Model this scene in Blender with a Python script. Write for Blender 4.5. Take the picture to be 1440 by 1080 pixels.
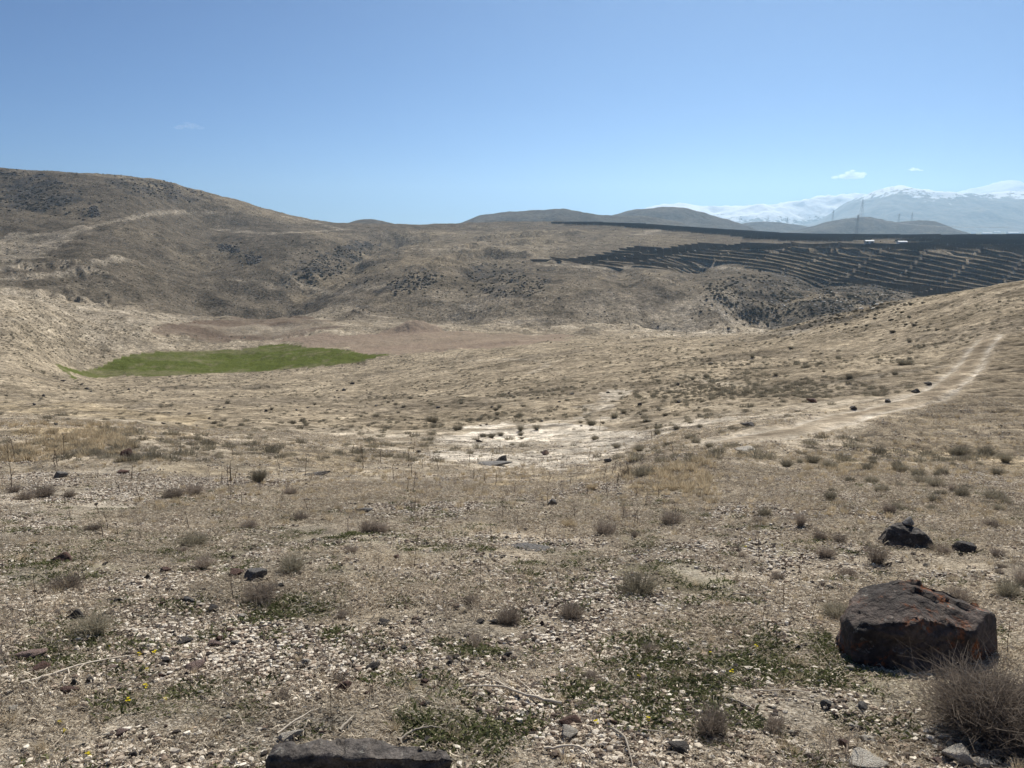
import bpy, bmesh, math, random
import numpy as np
from mathutils import Vector, Matrix, Euler

for o in list(bpy.data.objects):
    bpy.data.objects.remove(o)
SC = bpy.context.scene
COL = SC.collection
R = math.radians

# ------------------------------------------------------------------ camera
EYE = 1.65                      # eye height above the ground the photographer stands on
PITCH = R(11.5)
FPX = 1088.0                    # focal length in pixels of the 1440 wide picture
cam_data = bpy.data.cameras.new('camera')
cam_data.lens = 36.0 * FPX / 1440.0
cam_data.sensor_width = 36.0
cam_data.clip_start = 0.05
cam_data.clip_end = 120000
cam = bpy.data.objects.new('camera', cam_data)
COL.objects.link(cam)
cam.location = (0, 0, EYE)
cam.rotation_euler = (R(90) - PITCH, 0, 0)
SC.camera = cam

# ------------------------------------------------------------------ sky and sun
SUN_EL, SUN_AZ = R(44), R(20)    # azimuth measured from +Y (view direction) towards +X
world = bpy.data.worlds.new('World')
SC.world = world
world.use_nodes = True
wn = world.node_tree
wn.nodes.clear()
w_out = wn.nodes.new('ShaderNodeOutputWorld')
w_bg = wn.nodes.new('ShaderNodeBackground')
w_sky = wn.nodes.new('ShaderNodeTexSky')
w_sky.sky_type = 'NISHITA'
w_sky.sun_disc = False
w_sky.sun_elevation = SUN_EL
w_sky.sun_rotation = SUN_AZ
w_sky.altitude = 3000
w_sky.air_density = 0.8
w_sky.dust_density = 0.0
w_sky.ozone_density = 10.0
w_bg.inputs['Strength'].default_value = 0.066
wn.links.new(w_sky.outputs[0], w_bg.inputs[0])
wn.links.new(w_bg.outputs[0], w_out.inputs[0])

sun_l = bpy.data.lights.new('sun', 'SUN')
sun_l.energy = 5.0
sun_l.angle = R(0.53)
sun_l.color = (1.0, 0.94, 0.84)
sun = bpy.data.objects.new('sun', sun_l)
COL.objects.link(sun)
TO_SUN = Vector((math.sin(SUN_AZ) * math.cos(SUN_EL), math.cos(SUN_AZ) * math.cos(SUN_EL), math.sin(SUN_EL)))
sun.rotation_euler = TO_SUN.to_track_quat('Z', 'Y').to_euler()
sun.location = (0, 0, 50)

SC.view_settings.view_transform = 'Standard'
SC.view_settings.look = 'None'
SC.view_settings.exposure = 0.38
SC.view_settings.gamma = 1.0
SC.view_settings.use_curve_mapping = False
SC.render.engine = 'CYCLES'
SC.cycles.use_denoising = True
SC.cycles.max_bounces = 5
SC.cycles.diffuse_bounces = 2
SC.cycles.glossy_bounces = 1
SC.cycles.transmission_bounces = 2
SC.cycles.transparent_max_bounces = 32
SC.cycles.volume_bounces = 2
SC.cycles.caustics_reflective = False
SC.cycles.caustics_refractive = False

rng = np.random.default_rng(20)

# ------------------------------------------------------------------ noise
_G2 = rng.random((256, 256))
_G3 = rng.random((64, 64, 64))


def vn2(x, y):
    xi = np.floor(x).astype(np.int64)
    yi = np.floor(y).astype(np.int64)
    fx = x - xi
    fy = y - yi
    fx = fx * fx * (3 - 2 * fx)
    fy = fy * fy * (3 - 2 * fy)
    a = _G2[xi & 255, yi & 255]
    b = _G2[(xi + 1) & 255, yi & 255]
    c = _G2[xi & 255, (yi + 1) & 255]
    d = _G2[(xi + 1) & 255, (yi + 1) & 255]
    return (a * (1 - fx) + b * fx) * (1 - fy) + (c * (1 - fx) + d * fx) * fy


def fbm(x, y, size, octaves=4, gain=0.5, seed=0.0):
    """Fractal noise about 0, roughly -1..1, wavelength `size` metres."""
    x = np.asarray(x, float) / size + seed * 17.31
    y = np.asarray(y, float) / size - seed * 9.17
    s = 0.0
    amp = 1.0
    tot = 0.0
    for _ in range(octaves):
        s = s + amp * (vn2(x, y) * 2 - 1)
        tot += amp
        amp *= gain
        x, y = (x * 0.8 - y * 0.6) * 2.03 + 11.3, (x * 0.6 + y * 0.8) * 2.03 + 5.7
    return s / tot * 1.6


def fbr(r0, r1, size, octaves=4, gain=0.5, seed=0.0):
    """fbm over the terrain sheet, only between two radii (0 elsewhere)."""
    j0, j1 = np.searchsorted(RR, [r0, r1])
    out = np.zeros((NT, NR))
    out[:, j0:j1] = fbm(GX[:, j0:j1], GY[:, j0:j1], size, octaves, gain, seed)
    return out


def vn3(p):
    pi = np.floor(p).astype(np.int64)
    f = p - pi
    f = f * f * (3 - 2 * f)
    r = 0
    for dx in (0, 1):
        for dy in (0, 1):
            for dz in (0, 1):
                w = (f[:, 0] if dx else 1 - f[:, 0]) * (f[:, 1] if dy else 1 - f[:, 1]) * (f[:, 2] if dz else 1 - f[:, 2])
                r = r + w * _G3[(pi[:, 0] + dx) & 63, (pi[:, 1] + dy) & 63, (pi[:, 2] + dz) & 63]
    return r * 2 - 1


def fbm3(p, size, octaves=4, gain=0.5, seed=0.0):
    p = np.asarray(p, float) / size + np.array([seed * 3.7, seed * 5.1, seed * 7.9]) + 31.7
    s, amp, tot = 0, 1.0, 0
    for _ in range(octaves):
        s = s + amp * vn3(p)
        tot += amp
        amp *= gain
        p = p * 2.07 + 4.3
    return s / tot * 1.6


def sstep(a, b, x):
    t = np.clip((np.asarray(x, float) - a) / (b - a), 0, 1)
    return t * t * (3 - 2 * t)


def pchip(xs, ys, x):
    """Monotone cubic interpolation (clamped at the ends)."""
    xs = np.asarray(xs, float)
    ys = np.asarray(ys, float)
    h = np.diff(xs)
    d = np.diff(ys) / h
    m = np.zeros_like(xs)
    m[0], m[-1] = d[0], d[-1]
    for i in range(1, len(xs) - 1):
        if d[i - 1] * d[i] > 0:
            w1, w2 = 2 * h[i] + h[i - 1], h[i] + 2 * h[i - 1]
            m[i] = (w1 + w2) / (w1 / d[i - 1] + w2 / d[i])
    x = np.clip(x, xs[0], xs[-1])
    k = np.clip(np.searchsorted(xs, x, side='right') - 1, 0, len(h) - 1)
    t = (x - xs[k]) / h[k]
    t2, t3 = t * t, t * t * t
    return ((2 * t3 - 3 * t2 + 1) * ys[k] + (t3 - 2 * t2 + t) * h[k] * m[k]
            + (-2 * t3 + 3 * t2) * ys[k + 1] + (t3 - t2) * h[k] * m[k + 1])


# ------------------------------------------------------------------ from a bearing in the photo to a place
CP, SP = math.cos(PITCH), math.sin(PITCH)


def ray(u, v):
    cx = (np.asarray(u, float) - 720) / FPX
    cy = (540 - np.asarray(v, float)) / FPX
    return cx, CP + cy * SP, -SP + cy * CP


def place(u, v, Y):
    """Point seen in direction (u, v) at ground distance Y ahead."""
    dx, dy, dz = ray(u, v)
    return dx / dy * Y, np.asarray(Y, float), EYE + dz / dy * Y


# ------------------------------------------------------------------ terrain: surveyed section lines
# each line: {column: (row, distance)} or (None, distance, height)
US = [-420, 0, 150, 300, 480, 620, 720, 840, 960, 1080, 1200, 1320, 1440, 1860]
LINES = [
    [(945, 4.0)] * 14,
    [(775, 7.3)] * 14,
    [(700, 11.2), (700, 11.5), (700, 11.8), (700, 12), (700, 12.2), (700, 12.2), (700, 12.2), (700, 12), (700, 11.6), (700, 11.2), (700, 11), (700, 11), (700, 11), (700, 11)],
    [(655, 16), (655, 16), (655, 16), (652, 17.5), (650, 20), (650, 22), (650, 23), (650, 21.5), (648, 17), (650, 16.5), (650, 17), (650, 17.5), (650, 18), (650, 18)],
    [(600, 24), (600, 24), (600, 25), (605, 28), (608, 33), (610, 36), (608, 38), (606, 36), (603, 31), (603, 25), (603, 24.5), (603, 25), (603, 25.5), (603, 26)],
    [(588, 60), (588, 62), (586, 66), (584, 70), (578, 74), (574, 72), (570, 66), (568, 57), (566, 49), (565, 43), (565, 39), (563, 36), (562, 35), (562, 36)],
    [(545, 130), (545, 135), (546, 165), (545, 172), (538, 172), (526, 158), (522, 130), (520, 110), (520, 92), (520, 77), (518, 66), (516, 58), (515, 53), (515, 55)],
    [(480, 190), (488, 195), (526, 226), (524, 228), (508, 232), (497, 225), (492, 205), (490, 172), (490, 145), (486, 122), (476, 106), (462, 92), (450, 80), (430, 80)],
    [(380, 260), (408, 265), (426, 300), (450, 325), (464, 300), (469, 282), (469, 285), (468, 285), (478, 205), (466, 165), (439, 145), (417, 130), (398, 116), (370, 110)],
    [(None, 300, -18), (None, 300, -21), (None, 345, -30), (441, 372), (447, 352), (452, 335), (456, 325), (456, 322), (461, 318), (460, 335), (None, 300, -43), (None, 290, -42), (None, 280, -42), (None, 280, -40)],
    [(355, 420), (360, 420), (362, 440), (382, 480), (402, 425), (402, 400), (400, 392), (404, 384), (402, 375), (402, 392), (419, 385), (None, 410, -40), (None, 400, -41), (None, 400, -42)],
    [(300, 560), (303, 560), (303, 580), (334, 600), (352, 560), (357, 550), (367, 530), (374, 520), (378, 500), (385, 490), (399, 490), (408, 480), (409, 480), (405, 480)],
    [(250, 660), (263, 650), (265, 660), (302, 720), (326, 740), (334, 740), (338, 720), (343, 660), (350, 610), (351, 590), (351, 582), (351, 580), (351, 580), (351, 580)],
    [(228, 700), (236.5, 715), (244, 735), (274, 800), (314, 860), (316, 900), (313, 950), (313, 980), (319, 1000), (328, 1000), (331, 1000), (330, 1000), (329, 1000), (329, 1000)],
]
EXTRA_SKY = {240: 256, 270: 266, 350: 287, 400: 300, 440: 309}

curves = []
for li, L in enumerate(LINES):
    th, rr, zz = [], [], []
    for u, c in zip(US, L):
        if c[0] is None:
            cx = (u - 720) / FPX / 1.0
            X, Y, Z = cx * c[1], c[1], c[2]
        else:
            X, Y, Z = place(u, c[0], c[1])
        th.append(math.atan2(X, Y)); rr.append(math.hypot(X, Y)); zz.append(float(Z))
    if li == len(LINES) - 1:
        for u, v in EXTRA_SKY.items():
            Yk = np.interp(u, US, [c[1] for c in L])
            X, Y, Z = place(u, v, Yk)
            th.append(math.atan2(X, Y)); rr.append(math.hypot(X, Y)); zz.append(float(Z))
        o_ = np.argsort(th)
        th, rr, zz = [list(np.array(q)[o_]) for q in (th, rr, zz)]
    curves.append((np.array(th), np.array(rr), np.array(zz)))

TH = np.concatenate([np.arange(-180, -60, 3.0), np.arange(-60, -37, 0.4), np.arange(-37, 37, 0.085), np.arange(37, 60, 0.4), np.arange(60, 180.1, 3.0)])
TH = np.radians(TH)
RR = np.concatenate([[0.0, 0.25, 0.5, 0.75, 1.0, 1.25], np.geomspace(1.5, 15, 230, endpoint=False), np.geomspace(15, 85, 330, endpoint=False),
                     np.geomspace(85, 1150, 290, endpoint=False), np.geomspace(1150, 13000, 40)])
NT, NR = len(TH), len(RR)
ZG = np.zeros((NT, NR))
cr = [pchip(t, r_, TH) for t, r_, z in curves]
cz = [pchip(t, z, TH) for t, r_, z in curves]
LR = np.log(RR + 4)
for i, t in enumerate(TH):
    rs = [0.0] + [c[i] for c in cr]
    zs = [0.0] + [c[i] for c in cz]
    sky_r, sky_z = rs[-1], zs[-1]
    rs += [sky_r * 1.12, sky_r * 1.5, 2600, 4200, 13500]
    zs += [sky_z - 7, sky_z * 0.6 - 16, -32, -36, -38]
    f = pchip(np.log(np.array(rs) + 4), zs, LR)
    a = abs(math.degrees(t))
    if a > 55:
        back = 0.13 * RR / (1 + RR / 220)
        w = sstep(60, 115, a)
        f = f * (1 - w) + back * w
    ZG[i] = f
GX = np.sin(TH)[:, None] * RR[None]
GY = np.cos(TH)[:, None] * RR[None]

# relief that the section lines do not carry
rad = np.broadcast_to(RR[None], ZG.shape)
wfar = sstep(180, 420, rad) * (1 - sstep(1100, 1600, rad))
wfar = wfar * (1 - 0.8 * sstep(R(3), R(7), TH)[:, None] * sstep(455, 500, rad))
wmid = sstep(14, 50, rad) * (1 - sstep(1000, 1400, rad))
skyw = 1 - 0.65 * sstep(620, 760, rad)
ridg = 1 - np.abs(fbr(170, 1700, 95, 4, 0.5, 3))
ZG += wfar * skyw * (2.4 * fbr(170, 1700, 140, 4, 0.5, 1) + 6.0 * (ridg - 0.72))
ZG += wmid * (0.40 * fbr(14, 1400, 16, 4, 0.5, 2) + 0.24 * fbr(14, 400, 4.0, 4, 0.6, 5))
ZG += wfar * skyw * 1.7 * fbr(170, 1700, 30, 5, 0.58, 7)
ZG += wfar * 1.0 * (0.55 - np.abs(fbr(170, 1100, 17, 3, 0.5, 34)))
terr = sstep(0.0, 0.5, fbr(280, 1100, 120, 3, 0.5, 35)) * sstep(300, 380, rad) * (1 - sstep(760, 900, rad))
ZG += terr * 0.42 * np.sin(ZG * 2 * math.pi / 2.6)
wnear = 1 - sstep(60, 160, rad)
ZG += wnear * (0.05 * fbr(0, 160, 1.7, 4, 0.5, 4) * sstep(1, 4, rad) + 0.012 * fbr(0, 30, 0.22, 3, 0.5, 6))



def ray_line(pts, Y):
    return np.array([place(u, v, y) for (u, v), y in zip(pts, Y)], float)


for L_, dep, wid in ((ray_line([(560, 322), (525, 345), (480, 372), (430, 400), (385, 430)], [740, 640, 540, 450, 390]), 13.0, 26.0),
                     (ray_line([(985, 372), (978, 400), (962, 430), (955, 462)], [540, 430, 370, 320]), 6.0, 14.0),
                     (ray_line([(300, 318), (280, 350), (265, 390), (285, 425)], [700, 560, 470, 400]), 7.0, 30.0),
                     (ray_line([(700, 365), (660, 395), (640, 425), (650, 452)], [560, 430, 380, 340]), 4.0, 14.0),
                     (ray_line([(870, 380), (880, 410), (900, 440), (905, 460)], [500, 400, 350, 322]), 4.0, 13.0),
                     (ray_line([(1160, 396), (1120, 420), (1085, 450)], [480, 400, 345]), 5.0, 14.0)):
    D_ = np.full(ZG.shape, 1e9)
    for (x1, y1, _z1), (x2, y2, _z2) in zip(L_[:-1], L_[1:]):
        m_ = (GX > min(x1, x2) - 90) & (GX < max(x1, x2) + 90) & (GY > min(y1, y2) - 90) & (GY < max(y1, y2) + 90)
        t_ = np.clip(((GX[m_] - x1) * (x2 - x1) + (GY[m_] - y1) * (y2 - y1)) / ((x2 - x1) ** 2 + (y2 - y1) ** 2), 0, 1)
        D_[m_] = np.minimum(D_[m_], np.hypot(GX[m_] - x1 - t_ * (x2 - x1), GY[m_] - y1 - t_ * (y2 - y1)))
    ZG -= dep * np.exp(-(D_ / wid) ** 2) * (1 + 0.3 * fbr(280, 800, 22, 3, 0.5, 38))


def ground_z(X, Y):
    X = np.asarray(X, float); Y = np.asarray(Y, float)
    t = np.arctan2(X, Y); r_ = np.hypot(X, Y)
    ti = np.interp(t, TH, np.arange(NT)); ri = np.interp(r_, RR, np.arange(NR))
    i = np.clip(ti.astype(int), 0, NT - 2); j = np.clip(ri.astype(int), 0, NR - 2)
    a = ti - i; b = ri - j
    return (ZG[i, j] * (1 - a) + ZG[i + 1, j] * a) * (1 - b) + (ZG[i, j + 1] * (1 - a) + ZG[i + 1, j + 1] * a) * b


def hit(u, v):
    """Where the line of sight through photo position (u, v) meets the ground -> X, Y, Z arrays."""
    u = np.atleast_1d(np.asarray(u, float)); v = np.atleast_1d(np.asarray(v, float))
    out = np.zeros((len(u), 3))
    for s in range(0, len(u), 2000):
        dx, dy, dz = ray(u[s:s + 2000], v[s:s + 2000])
        h_ = np.hypot(dx, dy)
        ti = np.interp(np.arctan2(dx, dy), TH, np.arange(NT))
        i = np.clip(ti.astype(int), 0, NT - 2); a = (ti - i)[:, None]
        prof = ZG[i] * (1 - a) + ZG[i + 1] * a
        zr = EYE + (dz / h_)[:, None] * RR[None]
        below = zr - prof < 0
        below[:, :7] = False
        k = np.where(below.any(1), below.argmax(1), NR - 1)
        n = np.arange(len(k))
        g1 = (zr - prof)[n, k]; g0 = (zr - prof)[n, k - 1]
        f = np.clip(g0 / (g0 - g1 + 1e-9), 0, 1)
        r_ = RR[k - 1] * (1 - f) + RR[k] * f
        X, Y = dx / h_ * r_, dy / h_ * r_
        out[s:s + 2000] = np.stack([X, Y, EYE + dz / h_ * r_], 1)
    return out


def inpoly(poly, X, Y):
    p = np.asarray(poly)[:, :2]
    full = np.zeros(np.shape(X), bool)
    box = (X >= p[:, 0].min()) & (X <= p[:, 0].max()) & (Y >= p[:, 1].min()) & (Y <= p[:, 1].max())
    X, Y = X[box], Y[box]
    inside = np.zeros(X.shape, bool)
    n = len(p)
    for i in range(n):
        x1, y1 = p[i]; x2, y2 = p[(i + 1) % n]
        c = (y1 > Y) != (y2 > Y)
        inside ^= c & (X < (x2 - x1) * (Y - y1) / (y2 - y1 + 1e-12) + x1)
    full[box] = inside
    return full


def linedist(pts, X, Y, maxd):
    """Distance from (X, Y) to a polyline, evaluated only near it."""
    D = np.full(np.shape(X), 1e9)
    p = np.asarray(pts)[:, :2]
    for (x1, y1), (x2, y2) in zip(p[:-1], p[1:]):
        m = (X > min(x1, x2) - maxd) & (X < max(x1, x2) + maxd) & (Y > min(y1, y2) - maxd) & (Y < max(y1, y2) + maxd)
        if not m.any():
            continue
        L2 = (x2 - x1) ** 2 + (y2 - y1) ** 2 + 1e-9
        t = np.clip(((X[m] - x1) * (x2 - x1) + (Y[m] - y1) * (y2 - y1)) / L2, 0, 1)
        D[m] = np.minimum(D[m], np.hypot(X[m] - x1 - t * (x2 - x1), Y[m] - y1 - t * (y2 - y1)))
    return D


def smooth_px(pts, n=8):
    p = np.asarray(pts, float)
    if len(p) < 3:
        return p
    t = np.arange(len(p)); tt = np.linspace(0, len(p) - 1, (len(p) - 1) * n + 1)
    return np.stack([pchip(t, p[:, 0], tt), pchip(t, p[:, 1], tt)], 1)


def px_line(pts, n=8):
    q = smooth_px(pts, n)
    return hit(q[:, 0], q[:, 1])


def px_poly(pts):
    q = np.asarray(pts, float)
    qq = []
    for a, b in zip(q, np.roll(q, -1, 0)):
        for f in np.linspace(0, 1, 6)[:-1]:
            qq.append(a * (1 - f) + b * f)
    qq = np.array(qq)
    return hit(qq[:, 0], qq[:, 1])


# ------------------------------------------------------------------ what covers the ground (soil colour, some sun and shade tinted in)
warp = 1 + 0 * GX
WX = GX + np.clip(0.035 * rad, 0, 9) * fbm(GX / np.maximum(rad, 8) * 40, np.log(rad + 3) * 40, 3.0, 3, 0.5, 8)
WY = GY + np.clip(0.045 * rad, 0, 12) * fbm(GX / np.maximum(rad, 8) * 40, np.log(rad + 3) * 40, 3.0, 3, 0.5, 9)

PALE = np.array([0.46, 0.40, 0.315])
SOIL = np.array([0.165, 0.133, 0.098])
STRAW = np.array([0.36, 0.285, 0.175])
HILL = np.array([0.142, 0.120, 0.093])
TAN = np.array([0.29, 0.240, 0.172])
DARK = np.array([0.055, 0.052, 0.050])
GREENISH = np.array([0.105, 0.115, 0.050])
WHITE = np.array([0.53, 0.475, 0.395])
RED = np.array([0.150, 0.114, 0.088])
REDPALE = np.array([0.262, 0.203, 0.156])
FIELD = np.array([0.078, 0.098, 0.018])


def mixc(C, c, w):
    w = np.clip(w, 0, 1)[..., None]
    return C * (1 - w) + np.asarray(c) * w


n_big = fbr(0, 1200, 3.2, 4, 0.5, 11)
n_huge = fbm(GX, GY, 60, 4, 0.5, 12)
n_med = fbr(0, 30, 0.9, 4, 0.55, 13)
T = np.zeros(ZG.shape + (3,)) + TAN
T = mixc(T, PALE, 0.5 + 0.5 * n_big)
near = 1 - sstep(9, 26, rad)
T = mixc(T, SOIL, (0.45 + 0.55 * n_big + 0.5 * n_med) * near)
T = mixc(T, PALE, sstep(0.05, 0.6, fbr(0, 30, 2.2, 4, 0.5, 14)) * near * 0.5)
mid = sstep(26, 60, rad) * (1 - sstep(250, 330, rad))
T = mixc(T, TAN * 0.92, mid * 0.85)
T = mixc(T, HILL, mid * sstep(0.0, 0.8, fbr(25, 340, 22, 4, 0.55, 15)) * 0.6)
farw = sstep(265, 430, rad + 45 * fbr(150, 600, 40, 3, 0.5, 37))
T = mixc(T, HILL, farw)
T = mixc(T, TAN * 0.8, farw * sstep(0.0, 0.9, n_huge) * 0.7)
terr_c = np.sin(ZG * 2 * math.pi / 2.6 + 1.2)
T = mixc(T, TAN, terr * sstep(0.3, 1.0, terr_c) * 0.45 * farw)
T = mixc(T, HILL * 0.72, farw * sstep(0.05, 0.9, fbm(GX, GY, 90, 4, 0.55, 16)) * 0.7)
gravel = np.clip(near * (0.55 + 0.6 * fbr(0, 30, 1.6, 3, 0.5, 17)), 0, 1)

N18 = fbr(0, 14, 0.7, 4, 0.55, 18) + fbr(14, 200, 2.6, 4, 0.55, 18)
N19 = fbr(0, 200, 3.0, 4, 0.55, 19)
T = mixc(T, HILL * 0.72, inpoly(px_poly([(-300, 240), (0, 241), (150, 248), (300, 280), (420, 325), (400, 400), (300, 432), (150, 420), (0, 402), (-300, 402)]), WX, WY) * 0.6)
T = mixc(T, TAN * 0.75, inpoly(px_poly([(560, 325), (760, 325), (1000, 335), (1000, 352), (800, 372), (580, 375)]), WX, WY) * (0.45 + 0.4 * n_huge))
# white eroded ground in the middle
WHITE_POLYS = []
for poly, w in (([(590, 640), (640, 600), (720, 590), (830, 600), (900, 606), (985, 596), (900, 625), (860, 650), (770, 660), (650, 655)], 0.85),
                ([(820, 560), (850, 545), (870, 552), (850, 590), (830, 592)], 0.5),
                ([(940, 600), (1010, 588), (1110, 580), (1060, 600), (980, 606)], 0.55),
                ([(0, 668), (120, 662), (300, 652), (480, 660), (300, 690), (120, 730), (0, 760)], 0.5),
                ([(960, 760), (1080, 740), (1100, 790), (1010, 870), (960, 830)], 0.35),
                ([(1000, 860), (1150, 880), (1180, 900), (1080, 915), (1000, 890)], 0.6),
                ([(0, 960), (150, 940), (300, 980), (420, 1040), (350, 1080), (0, 1080)], 0.45)):
    P = px_poly(poly)
    WHITE_POLYS.append(P)
    m = inpoly(P, WX, WY) * 1.0
    T = mixc(T, WHITE, m * w * sstep(-0.55, 0.35, N18))
    gravel = np.clip(gravel + m * w * near, 0, 1)
# straw grass
for poly, w in (([(0, 600), (130, 598), (180, 620), (120, 648), (0, 645)], 0.7), ([(200, 650), (480, 640), (620, 690), (480, 730), (260, 700)], 0.45),
                ([(620, 680), (840, 668), (1000, 635), (960, 690), (820, 720), (700, 725)], 0.6), ([(1140, 625), (1440, 630), (1440, 690), (1300, 680), (1150, 660)], 0.45),
                ([(0, 560), (200, 575), (560, 640), (300, 640), (0, 600)], 0.35)):
    P = px_poly(poly)
    m = inpoly(P, WX, WY) * 1.0
    T = mixc(T, STRAW, m * w * sstep(-0.5, 0.5, N19))
# dark grassy bank of the knoll
P = px_poly([(880, 668), (905, 650), (960, 640), (1010, 650), (980, 672), (920, 682)])
T = mixc(T, SOIL * 0.8, inpoly(P, WX, WY) * 0.7)
# green weedy ground near the camera
green_poly = [px_poly(q) for q in ([(60, 880), (330, 880), (420, 930), (300, 980), (120, 1000), (40, 950)], [(860, 900), (1010, 870), (1200, 900), (1240, 950), (1000, 985), (850, 960)],
                                   [(780, 960), (1060, 990), (1280, 1010), (1300, 1080), (820, 1080)], [(380, 1000), (760, 1010), (740, 1050), (440, 1060)], [(560, 850), (700, 840), (800, 900), (640, 930)], [(480, 830), (330, 830), (360, 905), (480, 900)])]
GREENM = np.zeros_like(ZG)
for P in green_poly:
    GREENM = np.maximum(GREENM, inpoly(P, WX, WY) * 1.0)
GREENM = np.maximum(GREENM, 0.35 * near)
GREENM *= sstep(-0.1, 0.5, fbr(0, 20, 0.55, 4, 0.55, 21))
T = mixc(T, GREENISH, GREENM * 0.9 * (1 - sstep(8, 16, rad)))

# hills: scree and dark scrub patches, gully shade painted dark, paths, old terraces
scree = np.zeros_like(ZG)
SCREE_SHADE_PX = [([(0, 240), (60, 243), (105, 262), (100, 285), (60, 298), (25, 296), (0, 280)], 1.0), ([(140, 252), (190, 246), (240, 256), (300, 275), (250, 280), (180, 272)], 0.75),
            ([(122, 292), (136, 290), (142, 304), (126, 306)], 1.0), ([(302, 342), (335, 345), (338, 355), (310, 355)], 0.9), ([(345, 358), (368, 360), (366, 370), (348, 372)], 0.9),
            ([(412, 396), (440, 365), (490, 340), (530, 338), (520, 355), (480, 385), (440, 400)], 1.0),  # flank of the spur turned from the sun, its shade tinted dark
            ([(545, 400), (580, 380), (615, 385), (600, 405), (560, 418)], 0.8), ([(655, 385), (700, 372), (770, 390), (760, 412), (700, 420), (670, 405)], 0.7),
            ([(985, 402), (1040, 388), (1120, 385), (1200, 396), (1290, 412), (1200, 448), (1120, 466), (1050, 455)], 0.75), ([(1180, 398), (1280, 406), (1200, 440), (1160, 425)], 0.6),  # gully side: dark scrub and rock, plus the slope's shade painted in
            ([(495, 430), (525, 430), (520, 440), (495, 440)], 0.7), ([(575, 455), (620, 445), (600, 470), (560, 470)], 0.6), ([(720, 455), (760, 452), (755, 462), (722, 462)], 0.5),
            ([(815, 458), (840, 460), (835, 467), (815, 467)], 0.6), ([(205, 565), (260, 572), (250, 582), (205, 580)], 0.4)]
scree_shade_polys = []
for q, w in SCREE_SHADE_PX:
    P = px_poly(q)
    scree_shade_polys.append((P, w))
    scree = np.maximum(scree, inpoly(P, WX, WY) * w)
scree_sp = scree * sstep(-0.35, 0.35, fbr(50, 1100, 9, 4, 0.6, 22))
T = mixc(T, DARK * 1.15, scree_sp * 0.9)

PATHS = [([(0, 378), (60, 378), (130, 372), (180, 364)], 2.4, 0.55), ([(0, 392), (80, 388), (150, 382)], 2.2, 0.5), ([(60, 404), (120, 402), (160, 400)], 2.0, 0.35),
         ([(60, 345), (110, 325), (160, 312), (240, 298), (300, 300)], 3.0, 0.4), ([(300, 322), (380, 328), (450, 325), (490, 322)], 3.5, 0.5), ([(400, 305), (440, 312), (480, 322)], 3, 0.5),
         ([(330, 395), (420, 400), (470, 412), (520, 405), (560, 395)], 1.8, 0.4), ([(480, 412), (510, 402), (560, 400)], 2.0, 0.35),
         ([(580, 350), (680, 352), (760, 362), (800, 372)], 3.0, 0.45), ([(760, 372), (860, 377), (960, 374), (1040, 378)], 3.5, 0.6), ([(640, 345), (760, 348), (860, 340)], 2.5, 0.35),
         ([(870, 478), (920, 472), (990, 468), (1080, 468), (1130, 466)], 1.6, 0.5), ([(940, 470), (955, 455), (960, 435)], 5.0, 0.3),
         ([(960, 528), (1010, 538), (1080, 544), (1160, 540), (1240, 528), (1330, 515)], 0.55, 0.5), ([(640, 508), (720, 505), (770, 512), (745, 525)], 0.8, 0.5),
         ([(520, 490), (600, 492), (640, 484), (760, 470)], 1.2, 0.35), ([(0, 450), (60, 447), (120, 450)], 1.0, 0.3),
         ([(900, 330), (930, 322), (960, 316)], 6, 0.5)]
for pts, wdt, w in PATHS:
    L = px_line(pts)
    D = linedist(L, GX, GY, wdt * 3)
    T = mixc(T, PALE * 0.92, (1 - sstep(wdt * 0.4, wdt * 1.5, D)) * w * (0.8 + 0.4 * n_big))
# old plots on the left slope, darker tilled strips between the paths
for q in ([(0, 380), (90, 381), (180, 362), (110, 372), (0, 390)], [(0, 395), (150, 385), (130, 398), (0, 402)], [(60, 355), (110, 350), (112, 366), (55, 366)], [(0, 322), (120, 315), (100, 330), (0, 338)]):
    T = mixc(T, HILL * 0.62, inpoly(px_poly(q), WX, WY) * 0.6)
T = mixc(T, PALE, inpoly(px_poly([(0, 335), (60, 330), (120, 318), (70, 350), (50, 375), (0, 376)]), WX, WY) * 0.28)
# dry slope on the left above the field, its sunlit brightness painted paler
T = mixc(T, PALE * 0.95, inpoly(px_poly([(0, 410), (120, 428), (300, 455), (240, 485), (100, 520), (0, 540)]), WX, WY) * 0.08)
# reddish tilled soil on the valley floor
red_dark = px_poly([(240, 460), (330, 446), (440, 446), (478, 458), (440, 468), (370, 474), (300, 472), (255, 468)])
red_pale = px_poly([(360, 484), (440, 470), (560, 465), (700, 466), (800, 470), (740, 486), (640, 494), (560, 500), (500, 494), (440, 487)])
mRD = inpoly(red_dark, WX, WY)
mRP = inpoly(red_pale, WX, WY)
streak = fbm(GX * 0.25, GY, 7, 3, 0.5, 24)
T = mixc(T, RED, mRD * (0.7 + 0.6 * streak))
T = mixc(T, REDPALE, mRP * (0.8 + 0.25 * streak))
# the green field
field_p = px_poly([(84, 529), (112, 517), (150, 506), (195, 496), (300, 490), (400, 486), (455, 489), (552, 501), (480, 513), (360, 522), (230, 530)])
mF = inpoly(field_p, GX + (WX - GX) * 0.3, GY + (WY - GY) * 0.3)
stripe = fbm(GX * 0.12 + GY * 0.02, GY, 5, 3, 0.6, 25)
T = mixc(T, FIELD, mF * (0.93 + 0.0 * stripe))
T = mixc(T, TAN * 0.8, mF * sstep(0.1, 0.9, stripe) * 0.4)
T = mixc(T, TAN * 0.8, mF * sstep(0.3, 0.9, fbr(150, 400, 3.5, 4, 0.6, 33)) * 0.4)
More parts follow.
